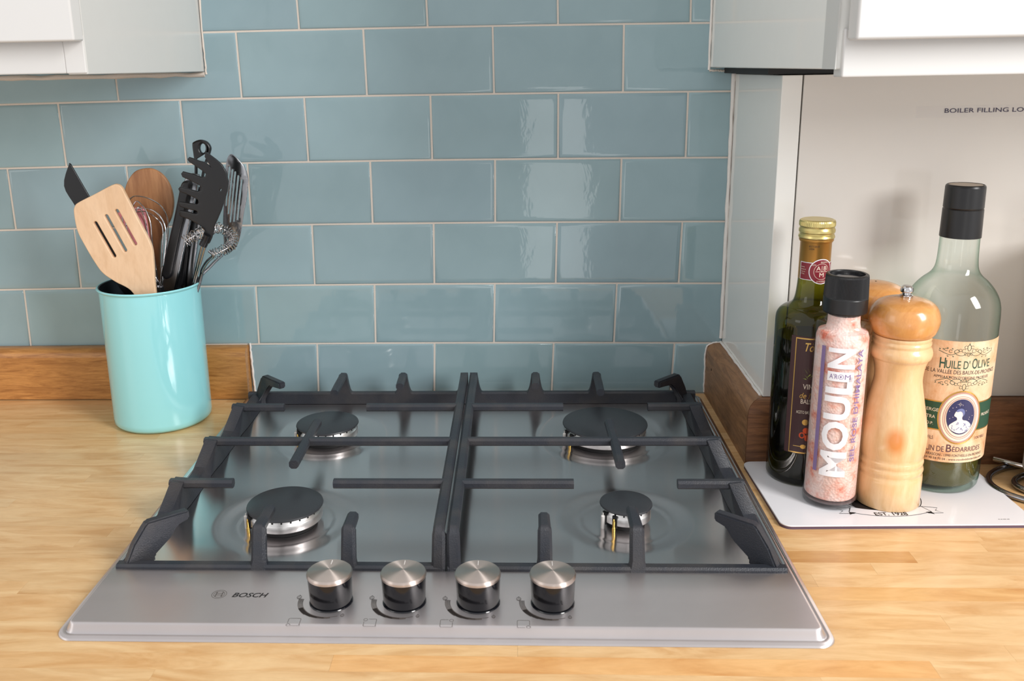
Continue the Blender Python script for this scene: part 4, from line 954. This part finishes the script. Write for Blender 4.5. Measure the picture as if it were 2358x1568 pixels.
lathe('grinder_disc', [(0, .2176), (.0132, .2176), (.0128, .2190), (0, .2194)], 'black_gloss', g, 40)
rs = .02475; Us = lambda d: rs * D(d)
TS = lambda mat, k, fn, nm='lettering': (lambda A: (fn(A), A.build(nm, mat, cyl(rs + .0001 * k), g, .0018)))(Art())
wmo = Us(9.4) - Us(-45.5)
def moulin(A):
    A.text('MOUL', Us(-18.8), z(.0385), w=.0975, h=wmo, bold=.035, rot=1); A.text('N', Us(-17.6), z(.1432), w=.0190, h=wmo, bold=.03, rot=1)
    A.rect(Us(-43.5), z(.1312), Us(9.5), z(.1402))
TS('white_ink', 1, moulin)
TS('mauve', 1, lambda A: A.rect(Us(-61), z(.0410), Us(-52), z(.1625)), 'stripe')
TS('mauve', 1, lambda A: A.text("SEL ROSE D'HIMALAYA", Us(21.5), z(.0535), w=.1080, h=.0052, bold=.02, rot=1))
TS('mauve', 2, lambda A: (A.text("A'R", Us(-31), z(.1335), w=.0072, h=.0046), A.ring(Us(-16.5), z(.1358), .0022, .0022, .0004, 20), A.text('*', Us(-16.5), z(.1346), w=.0022, h=.0024, bold=.02), A.text('M', Us(-3), z(.1335), w=.0050, h=.0046)))

# ================================================================== PAPER ROLL STAND (right edge)
st = empty('kitchen_roll_stand', (.803, -.270, 0), 'dark chrome wire kitchen roll stand at the right edge of the worktop', 'stand')
RT = .0030
ring = [(.803 + .083 * math.cos(a), -.270 + .0525 * math.sin(a), RT + .0003) for a in [2 * math.pi * i / 64 for i in range(64)]]
local(tube('base_ring', ring, RT, 'satin_steel', None, 12, True), st)
ring2 = [(.810 + .067 * math.cos(a) , -.270 + .0335 * math.sin(a), RT + .0003) for a in [2 * math.pi * i / 56 for i in range(56)]]
local(tube('inner_ring', ring2, RT, 'satin_steel', None, 12, True), st)
local(tube('cross_rod', smoothp([(.7460, -.2185, .0090), (.765, -.236, .0090), (.80, -.266, .0090), (.86, -.30, .0085)], 6), .0028, 'chrome', None, 12), st)
local(lathe('upright', [(0, .006), (.003, .006), (.003, .29), (.006, .295), (.004, .302), (0, .303)], 'chrome', None, 16, c=(.812, -.270, 0)), st)
rollo = empty('kitchen_roll', (.812, -.270, .0120), 'white kitchen paper roll cut off by the right edge of the photo', 'paper roll')
lathe('paper', [(.019, 0), (.056, 0), (.0575, .002), (.0575, .226), (.056, .228), (.019, .228), (.019, 0)], 'paper_roll', rollo, 72)
lathe('core', [(.017, .0002), (.0188, .0002), (.0188, .2278), (.017, .2278), (.017, .0002)], 'beech', rollo, 32)
